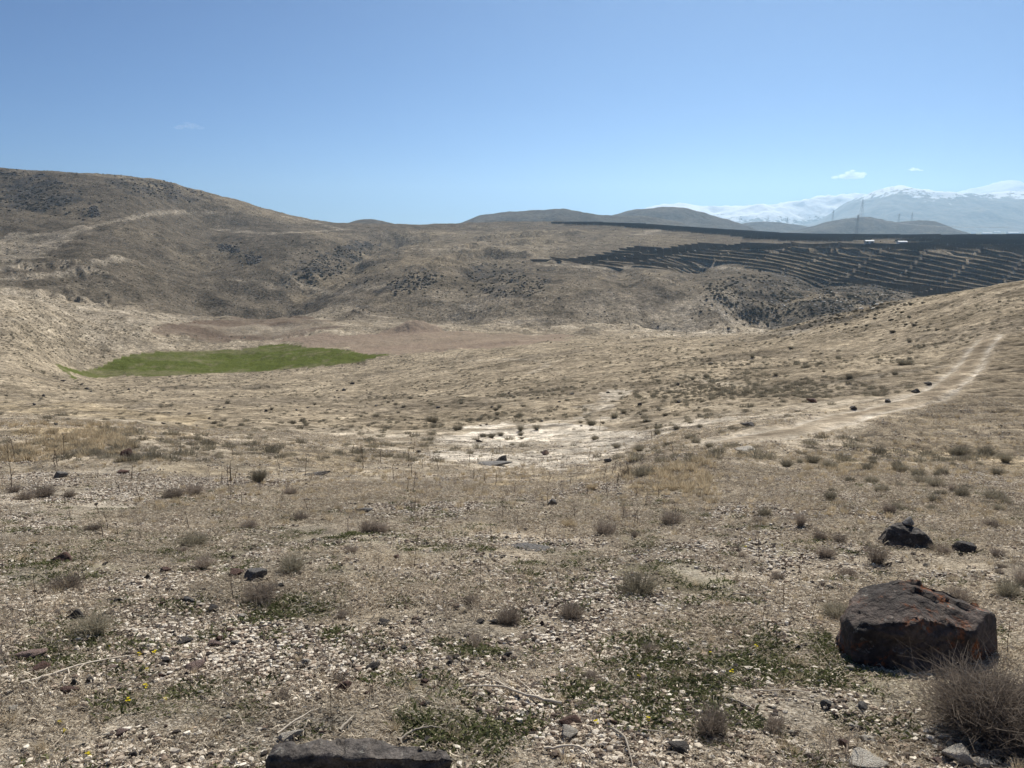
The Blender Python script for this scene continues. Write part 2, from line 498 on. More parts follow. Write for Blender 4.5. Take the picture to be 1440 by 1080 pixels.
# ploughed slope on the right with its furrows
plough_p = px_poly([(1180, 612), (1290, 578), (1372, 530), (1392, 498), (1400, 474), (1500, 452), (1900, 430), (1900, 640), (1440, 640), (1330, 634), (1230, 628)])
mP = inpoly(plough_p, GX + (WX - GX) * 0.4, GY + (WY - GY) * 0.4)
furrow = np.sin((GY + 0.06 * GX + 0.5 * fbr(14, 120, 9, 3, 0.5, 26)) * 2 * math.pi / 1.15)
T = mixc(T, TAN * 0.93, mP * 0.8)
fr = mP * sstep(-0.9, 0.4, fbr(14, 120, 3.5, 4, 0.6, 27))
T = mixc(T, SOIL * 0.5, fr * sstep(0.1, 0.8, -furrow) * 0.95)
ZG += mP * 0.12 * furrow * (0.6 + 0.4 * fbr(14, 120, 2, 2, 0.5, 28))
# the double track
track_c = [(1040, 618), (1120, 604), (1200, 583), (1280, 565), (1335, 540), (1364, 512), (1378, 490), (1392, 474)]
TRL = px_line(track_c)
TD = linedist(TRL, GX, GY, 4)
n_tr = fbr(14, 130, 1.1, 4, 0.6, 36)
mT = TD < 1.5 + 0.3 * n_big
rut = np.exp(-((TD - 0.85 - 0.08 * n_big) / (0.26 + 0.08 * n_tr)) ** 2)
T = mixc(T, PALE * np.array([0.95, 0.90, 0.84]), (1 - sstep(0.9, 1.8 + 0.3 * n_tr, TD)) * (0.42 + 0.25 * n_tr))
T = mixc(T, WHITE * 0.92, rut * (0.65 + 0.35 * n_tr))
T = mixc(T, SOIL, np.exp(-(TD / 0.4) ** 2) * (0.45 + 0.4 * n_tr))
ZG -= rut * 0.07 - 0.03 * np.exp(-((TD - 1.35) / 0.2) ** 2)

PLAIN = np.clip(mF * 0.75 + mRP * 0.8 + mRD * 0.6, 0, 1) + 0.0 * ZG
PLAIN = np.maximum(PLAIN, (1 - sstep(1.0, 1.6, TD)) * 0.35)
PLAIN = np.maximum(PLAIN, mP * 0.45)
# mounds that stand on the valley floor, and the crumbled bank edges
def mound(u, v, w, h):
    global ZG
    p = hit(u, v)[0]
    d2 = ((GX - p[0]) / w) ** 2 + ((GY - p[1]) / (w * 0.8)) ** 2
    m = d2 < 9
    ZG[m] += h * np.exp(-d2[m] * 1.3) * (1 + 0.35 * fbm(GX[m], GY[m], w * 0.6, 3, 0.5, 30))


for a in ((508, 440, 6, 2.2), (590, 462, 8, 3.0), (740, 463, 8, 2.2), (825, 468, 5, 1.8), (888, 462, 6, 2.2), (640, 470, 5, 1.2), (905, 660, 1.7, 0.22), (960, 655, 2.6, 0.2), (235, 575, 4, 0.6), (870, 690, 1.2, 0.12)):
    mound(*a)

# low earth banks that cross the slope: the ground behind them stands higher
def bank(pts, h, fade):
    global ZG
    L = px_line(pts)
    order = np.argsort(np.arctan2(L[:, 0], L[:, 1]))
    th_l = np.arctan2(L[:, 0], L[:, 1])[order]
    r_l = np.hypot(L[:, 0], L[:, 1])[order]
    inside = sstep(th_l[0], th_l[0] + 0.02, TH) * (1 - sstep(th_l[-1] - 0.02, th_l[-1], TH))
    rb = np.interp(TH, th_l, r_l)[:, None]
    dd = rad - rb
    ZG += inside[:, None] * h * sstep(0, 1.2, dd) * (1 - sstep(3, fade, dd)) * (0.75 + 0.5 * fbm(GX, GY, 9, 2, 0.5, 31))


for pts, h, fd in (([(30, 412), (90, 421), (130, 428), (172, 431)], 2.2, 30), ([(860, 481), (900, 474), (945, 470)], 1.1, 18), ([(985, 468), (1040, 467), (1085, 467)], 1.1, 14),
                   ([(380, 462), (440, 455), (480, 460)], 0.7, 14), ([(600, 496), (680, 487), (740, 481)], 0.7, 12), ([(540, 465), (680, 465), (800, 470)], 0.9, 12),
                   ([(245, 472), (280, 475)], 1.5, 9), ([(100, 408), (150, 411)], 1.2, 14), ([(630, 352), (700, 346), (800, 340)], 4.0, 50), ([(600, 372), (680, 362), (760, 362)], 3.6, 50),
                   ([(660, 338), (760, 332), (830, 330)], 4.0, 60), ([(1040, 355), (1240, 356), (1440, 360)], 2.5, 25), ([(0, 380), (90, 379), (180, 364)], 3.2, 30), ([(0, 394), (80, 390), (150, 384)], 2.6, 20),
                   ([(40, 666), (160, 663), (300, 660), (480, 664)], 0.14, 3), ([(640, 662), (700, 660), (740, 663)], 0.12, 3)):
    bank(pts, h, fd)


# ------------------------------------------------------------------ helpers for meshes and materials
def mesh_np(name, verts, faces, smooth=True):
    """faces: (n,3) or (n,4) int array"""
    me = bpy.data.meshes.new(name)
    verts = np.asarray(verts, np.float32); faces = np.asarray(faces, np.int32)
    n, k = faces.shape
    me.vertices.add(len(verts)); me.vertices.foreach_set('co', verts.ravel())
    me.loops.add(n * k); me.loops.foreach_set('vertex_index', faces.ravel())
    me.polygons.add(n)
    me.polygons.foreach_set('loop_start', np.arange(0, n * k, k, dtype=np.int32))
    me.polygons.foreach_set('use_smooth', np.full(n, smooth))
    me.update(calc_edges=True)
    return me


def link(name, me, mat=None, parent=None):
    o = bpy.data.objects.new(name, me)
    if mat is not None and me is not None and len(me.materials) == 0:
        me.materials.append(mat)
    COL.objects.link(o)
    o.parent = parent
    return o


def tag(o, label=None, cat=None, group=None, kind=None):
    if label: o['label'] = label
    if cat: o['category'] = cat
    if group: o['group'] = group
    if kind: o['kind'] = kind
    return o


class NT_:
    """small node-graph writer"""
    def __init__(self, name):
        self.m = bpy.data.materials.new(name)
        self.m.use_nodes = True
        self.t = self.m.node_tree
        self.t.nodes.clear()
        self.out = self.t.nodes.new('ShaderNodeOutputMaterial')

    def n(self, kind, **kw):
        nd = self.t.nodes.new('ShaderNode' + kind)
        for k, v in kw.items():
            setattr(nd, k, v)
        return nd

    def l(self, a, b):
        self.t.links.new(a, b)

    def val(self, sock, v):
        if hasattr(v, 'is_output') or isinstance(v, bpy.types.NodeSocket):
            self.l(v, sock)
        else:
            sock.default_value = v

    def noise(self, vec, scale, detail=4, rough=0.5, dist=0.0):
        nd = self.n('TexNoise')
        self.l(vec, nd.inputs['Vector'])
        nd.inputs['Scale'].default_value = scale; nd.inputs['Detail'].default_value = detail
        nd.inputs['Roughness'].default_value = rough; nd.inputs['Distortion'].default_value = dist
        return nd.outputs['Fac']

    def voro(self, vec, scale, feature='F1', rnd=1.0):
        nd = self.n('TexVoronoi', feature=feature)
        self.l(vec, nd.inputs['Vector'])
        nd.inputs['Scale'].default_value = scale; nd.inputs['Randomness'].default_value = rnd
        return nd

    def math(self, op, a, b=0.0, clamp=False):
        nd = self.n('Math', operation=op, use_clamp=clamp)
        self.val(nd.inputs[0], a); self.val(nd.inputs[1], b)
        return nd.outputs[0]

    def remap(self, x, a, b, c, d):
        nd = self.n('MapRange')
        nd.interpolation_type = 'SMOOTHSTEP'
        self.val(nd.inputs[0], x)
        for i, q in enumerate((a, b, c, d)):
            nd.inputs[1 + i].default_value = q
        return nd.outputs[0]

    def mix(self, f, a, b, mode='MIX'):
        nd = self.n('Mix', data_type='RGBA', blend_type=mode)
        self.val(nd.inputs[0], f)
        for s, q in ((nd.inputs[6], a), (nd.inputs[7], b)):
            if isinstance(q, (tuple, list, np.ndarray)):
                s.default_value = (float(q[0]), float(q[1]), float(q[2]), 1)
            else:
                self.l(q, s)
        return nd.outputs[2]

    def scale(self, c, f):
        nd = self.n('VectorMath', operation='SCALE')
        self.val(nd.inputs[0], c) if not isinstance(c, (tuple, list, np.ndarray)) else setattr(nd.inputs[0], 'default_value', tuple(c))
        self.val(nd.inputs['Scale'], f)
        return nd.outputs[0]

    def obj(self):
        return self.n('TexCoord').outputs['Object']

    def pos(self):
        return self.n('NewGeometry').outputs['Position']

    def bump(self, h, dist=1.0, strength=1.0):
        nd = self.n('Bump')
        nd.inputs['Strength'].default_value = strength; nd.inputs['Distance'].default_value = dist
        self.l(h, nd.inputs['Height'])
        return nd.outputs[0]

    def principled(self, col, rough=0.9, normal=None, spec=0.25):
        nd = self.n('BsdfPrincipled')
        if isinstance(col, (tuple, list, np.ndarray)):
            nd.inputs['Base Color'].default_value = (float(col[0]), float(col[1]), float(col[2]), 1)
        else:
            self.l(col, nd.inputs['Base Color'])
        self.val(nd.inputs['Roughness'], rough)
        nd.inputs['Specular IOR Level'].default_value = spec
        if normal is not None:
            self.l(normal, nd.inputs['Normal'])
        return nd

    def done(self, shader):
        self.l(shader.outputs[0] if hasattr(shader, 'outputs') else shader, self.out.inputs['Surface'])
        return self.m


# ------------------------------------------------------------------ ground material
g = NT_('ground_soil')
P_ = g.pos()
at = g.n('Attribute', attribute_name='tint')
sp = g.n('SeparateColor')
tint, grav = at.outputs['Color'], at.outputs['Alpha']
f1 = g.remap(g.noise(P_, 0.10, 9, 0.72), 0.30, 0.70, 0.58, 1.42)
f2 = g.remap(g.noise(P_, 1.3, 8, 0.8), 0.30, 0.70, 0.42, 1.58)
f3 = g.remap(g.noise(P_, 34.0, 4, 0.8), 0.30, 0.70, 0.42, 1.58)
vd = g.voro(P_, 1.15)
vsel = g.n('SeparateColor'); g.l(vd.outputs['Color'], vsel.inputs[0])
dots = g.math('MULTIPLY', g.remap(vd.outputs['Distance'], 0.16, 0.34, 1, 0), g.remap(vsel.outputs[0], 0.35, 0.6, 0, 1))
camd = g.n('VectorMath', operation='LENGTH'); g.l(P_, camd.inputs[0])
dots = g.math('MULTIPLY', dots, g.remap(camd.outputs['Value'], 30, 120, 0, 0.7))
f4 = g.remap(g.noise(P_, 0.5, 6, 0.85), 0.32, 0.68, 0.52, 1.48)
fac = g.math('MULTIPLY', g.math('MULTIPLY', g.math('MULTIPLY', f1, f2), f3), f4)
pl = g.n('Attribute', attribute_name='plain').outputs['Fac']
fac = g.math('ADD', fac, g.math('MULTIPLY', pl, g.math('SUBTRACT', 1.0, fac)))
c = g.scale(tint, fac)
v2 = g.voro(P_, 85)
vs2 = g.n('SeparateColor'); g.l(v2.outputs['Color'], vs2.inputs[0])
peb = g.mix(vs2.outputs[0], (0.09, 0.07, 0.052), (0.62, 0.56, 0.46))
c = g.mix(g.math('MULTIPLY', grav, g.remap(vs2.outputs[1], 0.3, 0.5, 0, 0.75)), c, peb)
dots = g.math('MULTIPLY', dots, g.math('SUBTRACT', 1.0, pl))
c = g.mix(dots, c, (0.085, 0.075, 0.05))
hgt = g.math('ADD', g.math('MULTIPLY', g.noise(P_, 0.45, 10, 0.60), 1.0), g.math('MULTIPLY', g.noise(P_, 18, 5, 0.7), 0.05))
hgt = g.math('ADD', hgt, g.math('MULTIPLY', g.math('SUBTRACT', 0.5, v2.outputs['Distance']), 0.008))
M_GROUND = g.done(g.principled(c, 1.0, g.bump(hgt, 1.0, 0.75), 0.0))

# ------------------------------------------------------------------ cut the surveyed sheet into ground, fields and track
verts = np.stack([GX, GY, ZG], -1).reshape(-1, 3)
plain = sstep(1300, 2600, rad)
T = mixc(T, (0.20, 0.19, 0.14), plain * 0.85)
tint4 = np.concatenate([np.clip(T, 0.01, 0.9), np.clip(gravel, 0, 1)[..., None]], -1).reshape(-1, 4).astype(np.float32)
ii, jj = np.meshgrid(np.arange(NT - 1), np.arange(NR - 1), indexing='ij')
q = np.stack([ii * NR + jj, ii * NR + jj + 1, (ii + 1) * NR + jj + 1, (ii + 1) * NR + jj], -1).reshape(-1, 4)
cls = np.zeros((NT, NR), np.int8)
cls[mRP] = 3; cls[mRD] = 2; cls[mF] = 1; cls[mP] = 4; cls[mT] = 5
cq = cls[:-1, :-1].reshape(-1)
for k, nm in ((0, 'ground'), (1, 'green_field'), (2, 'dark_tilled_field'), (3, 'pale_tilled_field'), (4, 'ploughed_field'), (5, 'dirt_track')):
    f = q[cq == k]
    used, inv = np.unique(f, return_inverse=True)
    me = mesh_np(nm, verts[used], inv.reshape(-1, 4))
    a_ = me.attributes.new('tint', 'FLOAT_COLOR', 'POINT')
    a_.data.foreach_set('color', tint4[used].ravel())
    me.attributes.new('plain', 'FLOAT', 'POINT').data.foreach_set('value', PLAIN.reshape(-1)[used].astype(np.float32))
    tag(link(nm, me, M_GROUND), kind='structure')


# ------------------------------------------------------------------ far hills and snow mountains
def ridge(name, sky, Y, depth, zbase, mat, amp, wave, seed, nrow=60, nu=260, rough=0.5):
    us = np.linspace(sky[0][0], sky[-1][0], nu)
    vs = pchip([s[0] for s in sky], [s[1] for s in sky], us)
    X, _, Z = place(us, vs, Y)
    ts = np.linspace(-1, 1, nrow)
    V = np.zeros((nu, nrow, 3))
    prof = (np.cos(ts * math.pi) * 0.5 + 0.5) ** 0.85
    for j, t in enumerate(ts):
        y = Y + t * depth
        V[:, j, 0] = X * (1 + 0.35 * t * depth / Y)
        V[:, j, 1] = y
        V[:, j, 2] = zbase + (Z - zbase) * prof[j]
    x, y = V[..., 0], V[..., 1]
    rel = np.clip((V[..., 2] - zbase) / max(1e-6, (Z - zbase).max()), 0, 1)
    edge = np.sin(np.linspace(0, math.pi, nu))[:, None] ** 0.3
    rd = 1 - np.abs(fbm(x, y, wave, 5, rough, seed))
    V[..., 2] += amp * edge * (rd - 0.8) * np.clip(rel * 3, 0, 1) * (1 - 0.75 * np.exp(-(ts[None] / 0.12) ** 2))
    V[..., 2] += 0.25 * amp * edge * fbm(x, y, wave * 0.25, 4, 0.5, seed + 3) * np.clip(rel * 3, 0, 1)
    ii, jj = np.meshgrid(np.arange(nu - 1), np.arange(nrow - 1), indexing='ij')
    q = np.stack([ii * nrow + jj, (ii + 1) * nrow + jj, (ii + 1) * nrow + jj + 1, ii * nrow + jj + 1], -1).reshape(-1, 4)
    return tag(link(name, mesh_np(name, V.reshape(-1, 3), q), mat), kind='structure')


h = NT_('hill_scrub')
p = h.pos()
k1 = h.noise(p, 0.012, 8, 0.7)
k2 = h.noise(p, 0.12, 6, 0.75)
col = h.mix(h.remap(k1, 0.35, 0.65, 0, 1), (0.08, 0.068, 0.053), (0.14, 0.12, 0.092))
col = h.scale(col, h.remap(k2, 0.3, 0.7, 0.6, 1.35))
M_HILL = h.done(h.principled(col, 1.0, h.bump(h.noise(p, 0.06, 8, 0.6), 6.0, 0.6), 0.0))

s = NT_('snowy_mountain')
p = s.pos()
sep = s.n('SeparateXYZ'); s.l(p, sep.inputs[0])
nrm = s.n('SeparateXYZ'); s.l(s.n('NewGeometry').outputs['Normal'], nrm.inputs[0])
k = s.noise(p, 0.0037, 9, 0.68)
k2 = s.noise(p, 0.02, 6, 0.7)
hh = s.math('ADD', sep.outputs[2], s.math('MULTIPLY', s.math('SUBTRACT', k, 0.5), 420))
hh = s.math('ADD', hh, s.math('MULTIPLY', s.math('SUBTRACT', k2, 0.5), 300))
oi = s.n('ObjectInfo')
snowline = s.n('Value'); snowline.outputs[0].default_value = 0
hh = s.math('SUBTRACT', hh, s.n('Attribute', attribute_name='snow_line', attribute_type='OBJECT').outputs['Fac'])
snow = s.remap(hh, -18, 24, 0, 1)
rock = s.mix(s.remap(k2, 0.35, 0.65, 0, 1), (0.10, 0.095, 0.085), (0.19, 0.165, 0.13))
M_MOUNT = s.done(s.principled(s.mix(snow, rock, (0.86, 0.88, 0.9)), 0.9, s.bump(s.noise(p, 0.01, 8, 0.6), 36, 0.5), 0.1))

ridge('hill', [(470, 322), (485, 316), (500, 311), (520, 308), (545, 312), (570, 320)], 1400, 220, -30, M_HILL, 4, 120, 1)
ridge('hill', [(625, 326), (645, 315), (680, 303), (720, 298), (760, 296.5), (790, 294), (812, 297), (850, 303), (900, 304), (950, 312), (1000, 330)], 2000, 420, -50, M_HILL, 12, 200, 2)
ridge('hill', [(820, 322), (850, 304), (880, 297), (915, 292), (950, 293), (980, 299), (1010, 307), (1045, 318), (1090, 335)], 2500, 480, -55, M_HILL, 18, 240, 3)
ridge('hill', [(1000, 334), (1035, 317), (1060, 312), (1085, 311), (1110, 315), (1150, 321), (1190, 335)], 3300, 480, -58, M_HILL, 14, 240, 4)
ridge('hill', [(1090, 335), (1115, 326), (1150, 317), (1180, 310), (1215, 305.5), (1235, 308), (1258, 313), (1290, 310.5), (1312, 311.5), (1330, 317), (1352, 326), (1375, 335)], 2700, 420, -56, M_HILL, 16, 220, 5)
for sky, Y, dep, zb, amp, wv, sd, sl in (
        ([(820, 330), (880, 305), (925, 291), (960, 288), (1000, 290.5), (1040, 287), (1080, 285.5), (1120, 280), (1160, 277.5), (1200, 275), (1260, 280), (1340, 300), (1420, 330)], 8100, 1560, -60, 114, 900, 6, 60),
        ([(1020, 332), (1060, 327), (1150, 311), (1180, 296), (1212, 276), (1238, 266), (1265, 262), (1300, 263.5), (1335, 269), (1390, 271), (1440, 268), (1500, 262), (1600, 258), (1750, 275), (1900, 330)], 6900, 1560, -60, 90, 960, 7, 255),
        ([(1240, 330), (1290, 290), (1330, 272), (1365, 265), (1395, 258), (1415, 254.5), (1445, 258), (1500, 255), (1600, 262), (1800, 330)], 9900, 1500, -60, 108, 1000, 8, 340)):
    o = ridge('mountain', sky, Y, dep, zb, M_MOUNT, amp, wv, sd, 90, 300)
    o['snow_line'] = float(sl)

# ------------------------------------------------------------------ the air
HX, HY0, HY1, HZ0, HZ1 = 13200, -13200, 13200, -61.5, 640.0
hv = [(x, y, z) for z in (HZ0, HZ1) for y in (HY0, HY1) for x in (-HX, HX)]
hf = [(0, 2, 3, 1), (4, 5, 7, 6), (0, 1, 5, 4), (2, 6, 7, 3), (0, 4, 6, 2), (1, 3, 7, 5)]
hm = bpy.data.materials.new('haze_air')
hm.use_nodes = True
hm.node_tree.nodes.clear()
ho = hm.node_tree.nodes.new('ShaderNodeOutputMaterial')
pv = hm.node_tree.nodes.new('ShaderNodeVolumePrincipled')
pv.inputs['Color'].default_value = (0.50, 0.735, 0.95, 1)
pv.inputs['Density'].default_value = 0.000115
pv.inputs['Anisotropy'].default_value = 0.6
hm.node_tree.links.new(pv.outputs[0], ho.inputs['Volume'])
hme = mesh_np('haze', hv, hf, False)
HAZE = tag(link('haze', hme, hm), kind='stuff')


# ------------------------------------------------------------------ materials of stones and plants
def rock_mat(name, dark, light, lichen=0.0, orange=0.0, scale=4.0, coarse=1.0):
    m = NT_(name)
    p = m.obj()
    oi = m.n('ObjectInfo')
    off = m.n('VectorMath', operation='ADD'); m.l(p, off.inputs[0])
    sc = m.n('VectorMath', operation='SCALE'); m.l(oi.outputs['Location'], sc.inputs[0]); sc.inputs['Scale'].default_value = 3.7
    m.l(sc.outputs[0], off.inputs[1])
    p = off.outputs[0]
    a = m.noise(p, scale, 8, 0.65)
    c = m.mix(m.remap(a, 0.35, 0.68, 0, 1), dark, light)
    if lichen:
        b = m.noise(p, scale * 2.4, 6, 0.7, 0.6)
        c = m.mix(m.math('MULTIPLY', m.remap(b, 0.58, 0.66, 0, 1), lichen), c, (0.33, 0.32, 0.28))
    if orange:
        b = m.noise(p, scale * 0.8, 7, 0.7, 0.4)
        b2 = m.noise(p, scale * 6, 4, 0.7)
        w = m.math('MULTIPLY', m.remap(b, 0.50, 0.60, 0, 1), m.remap(b2, 0.42, 0.56, 0, 1))
        c = m.mix(m.math('MULTIPLY', w, orange), c, (0.26, 0.085, 0.025))
    f = m.remap(m.noise(p, scale * 9, 5, 0.7), 0.3, 0.7, 0.65, 1.35)
    hgt = m.math('ADD', m.noise(p, scale * 1.6, 10, 0.62), m.math('MULTIPLY', m.voro(p, scale * 1.1, 'F1').outputs['Distance'], 0.35))
    return m.done(m.principled(m.scale(c, f), 0.85, m.bump(hgt, 0.10 * coarse, 0.9), 0.3))


M_ROCK_BIG = rock_mat('basalt_with_orange_lichen', (0.034, 0.028, 0.025), (0.12, 0.094, 0.080), 0.55, 0.95, 3.5)
M_ROCK = rock_mat('dark_basalt', (0.042, 0.037, 0.034), (0.14, 0.122, 0.108), 0.5, 0.0, 8.0, 0.4)
M_ROCK_RED = rock_mat('rusty_basalt', (0.085, 0.045, 0.034), (0.20, 0.125, 0.10), 0.25, 0.3, 9.0, 0.4)
M_ROCK_GREY = rock_mat('grey_stone', (0.09, 0.085, 0.08), (0.22, 0.205, 0.19), 0.6, 0.0, 8.0, 0.4)
M_ROCK_PINK = rock_mat('pinkish_stone', (0.20, 0.135, 0.115), (0.36, 0.265, 0.225), 0.2, 0.1, 10.0, 0.4)
M_ROCK_PALE = rock_mat('pale_limestone', (0.48, 0.43, 0.35), (0.76, 0.71, 0.62), 0.0, 0.15, 12.0, 0.4)
MATS = dict(dark=M_ROCK, red=M_ROCK_RED, grey=M_ROCK_GREY, pink=M_ROCK_PINK, pale=M_ROCK_PALE)


def plant_mat(name, a, b, trans=0.25, island=True):
    m = NT_(name)
    r_ = m.n('NewGeometry').outputs['Random Per Island']
    oi = m.n('ObjectInfo').outputs['Random']
    c = m.mix(r_, a, b)
    c = m.scale(c, m.remap(oi, 0, 1, 0.75, 1.25))
    d = m.n('BsdfDiffuse'); t = m.n('BsdfTranslucent'); mx = m.n('MixShader')
    m.l(c, d.inputs[0]); m.l(c, t.inputs[0]); mx.inputs[0].default_value = trans
    m.l(d.outputs[0], mx.inputs[1]); m.l(t.outputs[0], mx.inputs[2])
    return m.done(mx)


M_TWIG = plant_mat('grey_brown_twigs', (0.14, 0.113, 0.092), (0.42, 0.355, 0.29), 0.35)
M_TWIG2 = plant_mat('grey_green_twigs', (0.145, 0.13, 0.095), (0.38, 0.34, 0.255), 0.35)
M_STRAW = plant_mat('dry_straw', (0.34, 0.27, 0.18), (0.62, 0.52, 0.36), 0.45)
M_LITTER = plant_mat('bleached_litter', (0.20, 0.155, 0.11), (0.84, 0.75, 0.60), 0.35)
M_LEAF = plant_mat('low_green_leaves', (0.06, 0.075, 0.030), (0.19, 0.19, 0.095), 0.3)
M_STALK = plant_mat('dead_stalk', (0.075, 0.058, 0.045), (0.16, 0.125, 0.095), 0.1)
M_BUSH = plant_mat('dark_hill_bush', (0.06, 0.058, 0.046), (0.19, 0.165, 0.12), 0.3)
M_YELLOW = plant_mat('yellow_petal', (0.62, 0.50, 0.02), (0.80, 0.66, 0.05), 0.3)
M_BRANCH = plant_mat('bleached_branch', (0.38, 0.335, 0.27), (0.52, 0.46, 0.38), 0.0)
pm = NT_('mixed_pebbles')
r_ = pm.n('NewGeometry').outputs['Random Per Island']
rp = pm.n('ValToRGB')
pm.l(r_, rp.inputs[0])
els = rp.color_ramp.elements
els[0].position = 0.0; els[0].color = (0.05, 0.042, 0.038, 1)
els[1].position = 1.0; els[1].color = (0.84, 0.79, 0.69, 1)
for pos, cc in ((0.12, (0.12, 0.09, 0.07)), (0.27, (0.31, 0.235, 0.175)), (0.52, (0.49, 0.42, 0.33)), (0.82, (0.67, 0.605, 0.505))):
    e = els.new(pos); e.color = (*cc, 1)
M_PEBBLE = pm.done(pm.principled(rp.outputs[0], 0.9, None, 0.2))


# ------------------------------------------------------------------ shape makers
_ico = {}


def ico(sub):
    if sub not in _ico:
        bm = bmesh.new()
        bmesh.ops.create_icosphere(bm, subdivisions=sub, radius=1.0)
        bm.verts.ensure_lookup_table()
        v = np.array([q.co[:] for q in bm.verts]); f = np.array([[w.index for w in q.verts] for q in bm.faces])
        bm.free()
        _ico[sub] = (v, f)
    return _ico[sub]


def rock_shape(seed, sub=4, cuts=9, rough=0.10, dims=(1, 1, 1), base=-0.35):
    r = np.random.default_rng(seed)
    v, f = ico(sub)
    v = v.copy()
    for _ in range(cuts):
        n = r.normal(size=3); n /= np.linalg.norm(n)
        d = r.uniform(0.38, 0.80)
        k = v @ n
        over = k > d
        v[over] -= np.outer((k[over] - d) * 0.97, n)
    v *= 1 + rough * fbm3(v, 0.75, 5, 0.52, seed)[:, None]
    v *= np.array(dims)
    v[:, 2] = np.maximum(v[:, 2], base)
    return v, f


def ribbons(P, W, r):
    """P (N,S,3) strand points, W (N,S) widths -> verts, quads"""
    N, S, _ = P.shape
    d = P[:, -1] - P[:, 0]
    side = np.cross(d, r.normal(size=(N, 3)))
    side /= np.linalg.norm(side, axis=1)[:, None] + 1e-9
    A = P - side[:, None] * W[..., None] * 0.5
    B = P + side[:, None] * W[..., None] * 0.5
    V = np.stack([A, B], 2).reshape(N * S * 2, 3)
    n, s = np.meshgrid(np.arange(N), np.arange(S - 1), indexing='ij')
    b = (n * S + s) * 2
    return V, np.stack([b, b + 1, b + 3, b + 2], -1).reshape(-1, 4)


def join(parts):
    V, F, k = [], [], 0
    for v, f in parts:
        V.append(v); F.append(f + k); k += len(v)
    return np.concatenate(V), np.concatenate(F)


def tuft(seed, n, spread, height, width, segs=4, lean=0.6, wander=0.12, branch=0, foot=0.3):
    """A cushion of thin stems, 1 unit = 1 m; foot = how wide the stems are rooted."""
    r = np.random.default_rng(seed)
    a = r.uniform(0, 2 * math.pi, n)
    q = np.sqrt(r.random(n))
    root = np.stack([np.cos(a) * q * spread * foot, np.sin(a) * q * spread * foot, np.zeros(n) - 0.01], 1)
    tip = np.stack([np.cos(a) * q * spread, np.sin(a) * q * spread, height * np.sqrt(np.clip(1 - (q * lean) ** 2, 0.05, 1)) * r.uniform(0.55, 1.05, n)], 1)
    tip += r.normal(size=(n, 3)) * np.array([spread, spread, height]) * 0.10
    tip[:, 2] = np.maximum(tip[:, 2], height * 0.12)
    t = np.linspace(0, 1, segs + 1)
    P = root[:, None] * (1 - t)[None, :, None] + tip[:, None] * t[None, :, None]
    P[:, :, 2] += (np.sin(t * math.pi) * 0.12 * height)[None] * q[:, None]
    P += np.cumsum(r.normal(size=P.shape), 1) * wander * spread * t[None, :, None] * 0.6
    W = width * (1 - 0.65 * t)[None] * r.uniform(0.7, 1.3, (n, 1))
    out = [ribbons(P, W, r)]
    if branch:
        k = r.integers(0, n, n * branch)
        s = r.uniform(0.35, 1.0, n * branch) * segs
        i = np.minimum(s.astype(int), segs - 1); fr = (s - i)[:, None]
        o = P[k, i] * (1 - fr) + P[k, i + 1] * fr
        dirv = (P[k, -1] - P[k, 0]); dirv /= np.linalg.norm(dirv, axis=1)[:, None] + 1e-9
        dirv = dirv * 0.7 + r.normal(size=dirv.shape) * 0.75
        L = height * r.uniform(0.10, 0.30, len(k))[:, None]
        m_ = o + dirv * L * 0.5 + r.normal(size=o.shape) * L * 0.12
        e = o + dirv * L + r.normal(size=o.shape) * L * 0.2
        Pb = np.stack([o, m_, e], 1)
        out.append(ribbons(Pb, width * np.array([0.6, 0.5, 0.3])[None] * np.ones((len(k), 1)), r))
    return join(out)


def tube(pts, radii, sides=6):
    pts = np.asarray(pts, float); n = len(pts)
    V, F = [], []
    for i in range(n):
        d = pts[min(i + 1, n - 1)] - pts[max(i - 1, 0)]
        d /= np.linalg.norm(d) + 1e-9
        a = np.cross(d, (0.31, 0.17, 0.93)); a /= np.linalg.norm(a) + 1e-9
        b = np.cross(d, a)
        for k in range(sides):
            an = 2 * math.pi * k / sides
            V.append(pts[i] + radii[i] * (math.cos(an) * a + math.sin(an) * b))
    for i in range(n - 1):
        for k in range(sides):
            F.append((i * sides + k, i * sides + (k + 1) % sides, (i + 1) * sides + (k + 1) % sides, (i + 1) * sides + k))
    return np.array(V), np.array(F)


def gz(x, y):
    return float(ground_z(x, y))


def spot(u, v):
    p = hit(u, v)[0]
    return float(p[0]), float(p[1]), float(p[2])


def px_size(p):
    """metres per photo pixel at a place"""
    return math.sqrt(p[0] ** 2 + p[1] ** 2 + (p[2] - EYE) ** 2) / FPX * (CP if False else 1.0)


RRND = random.Random(5)

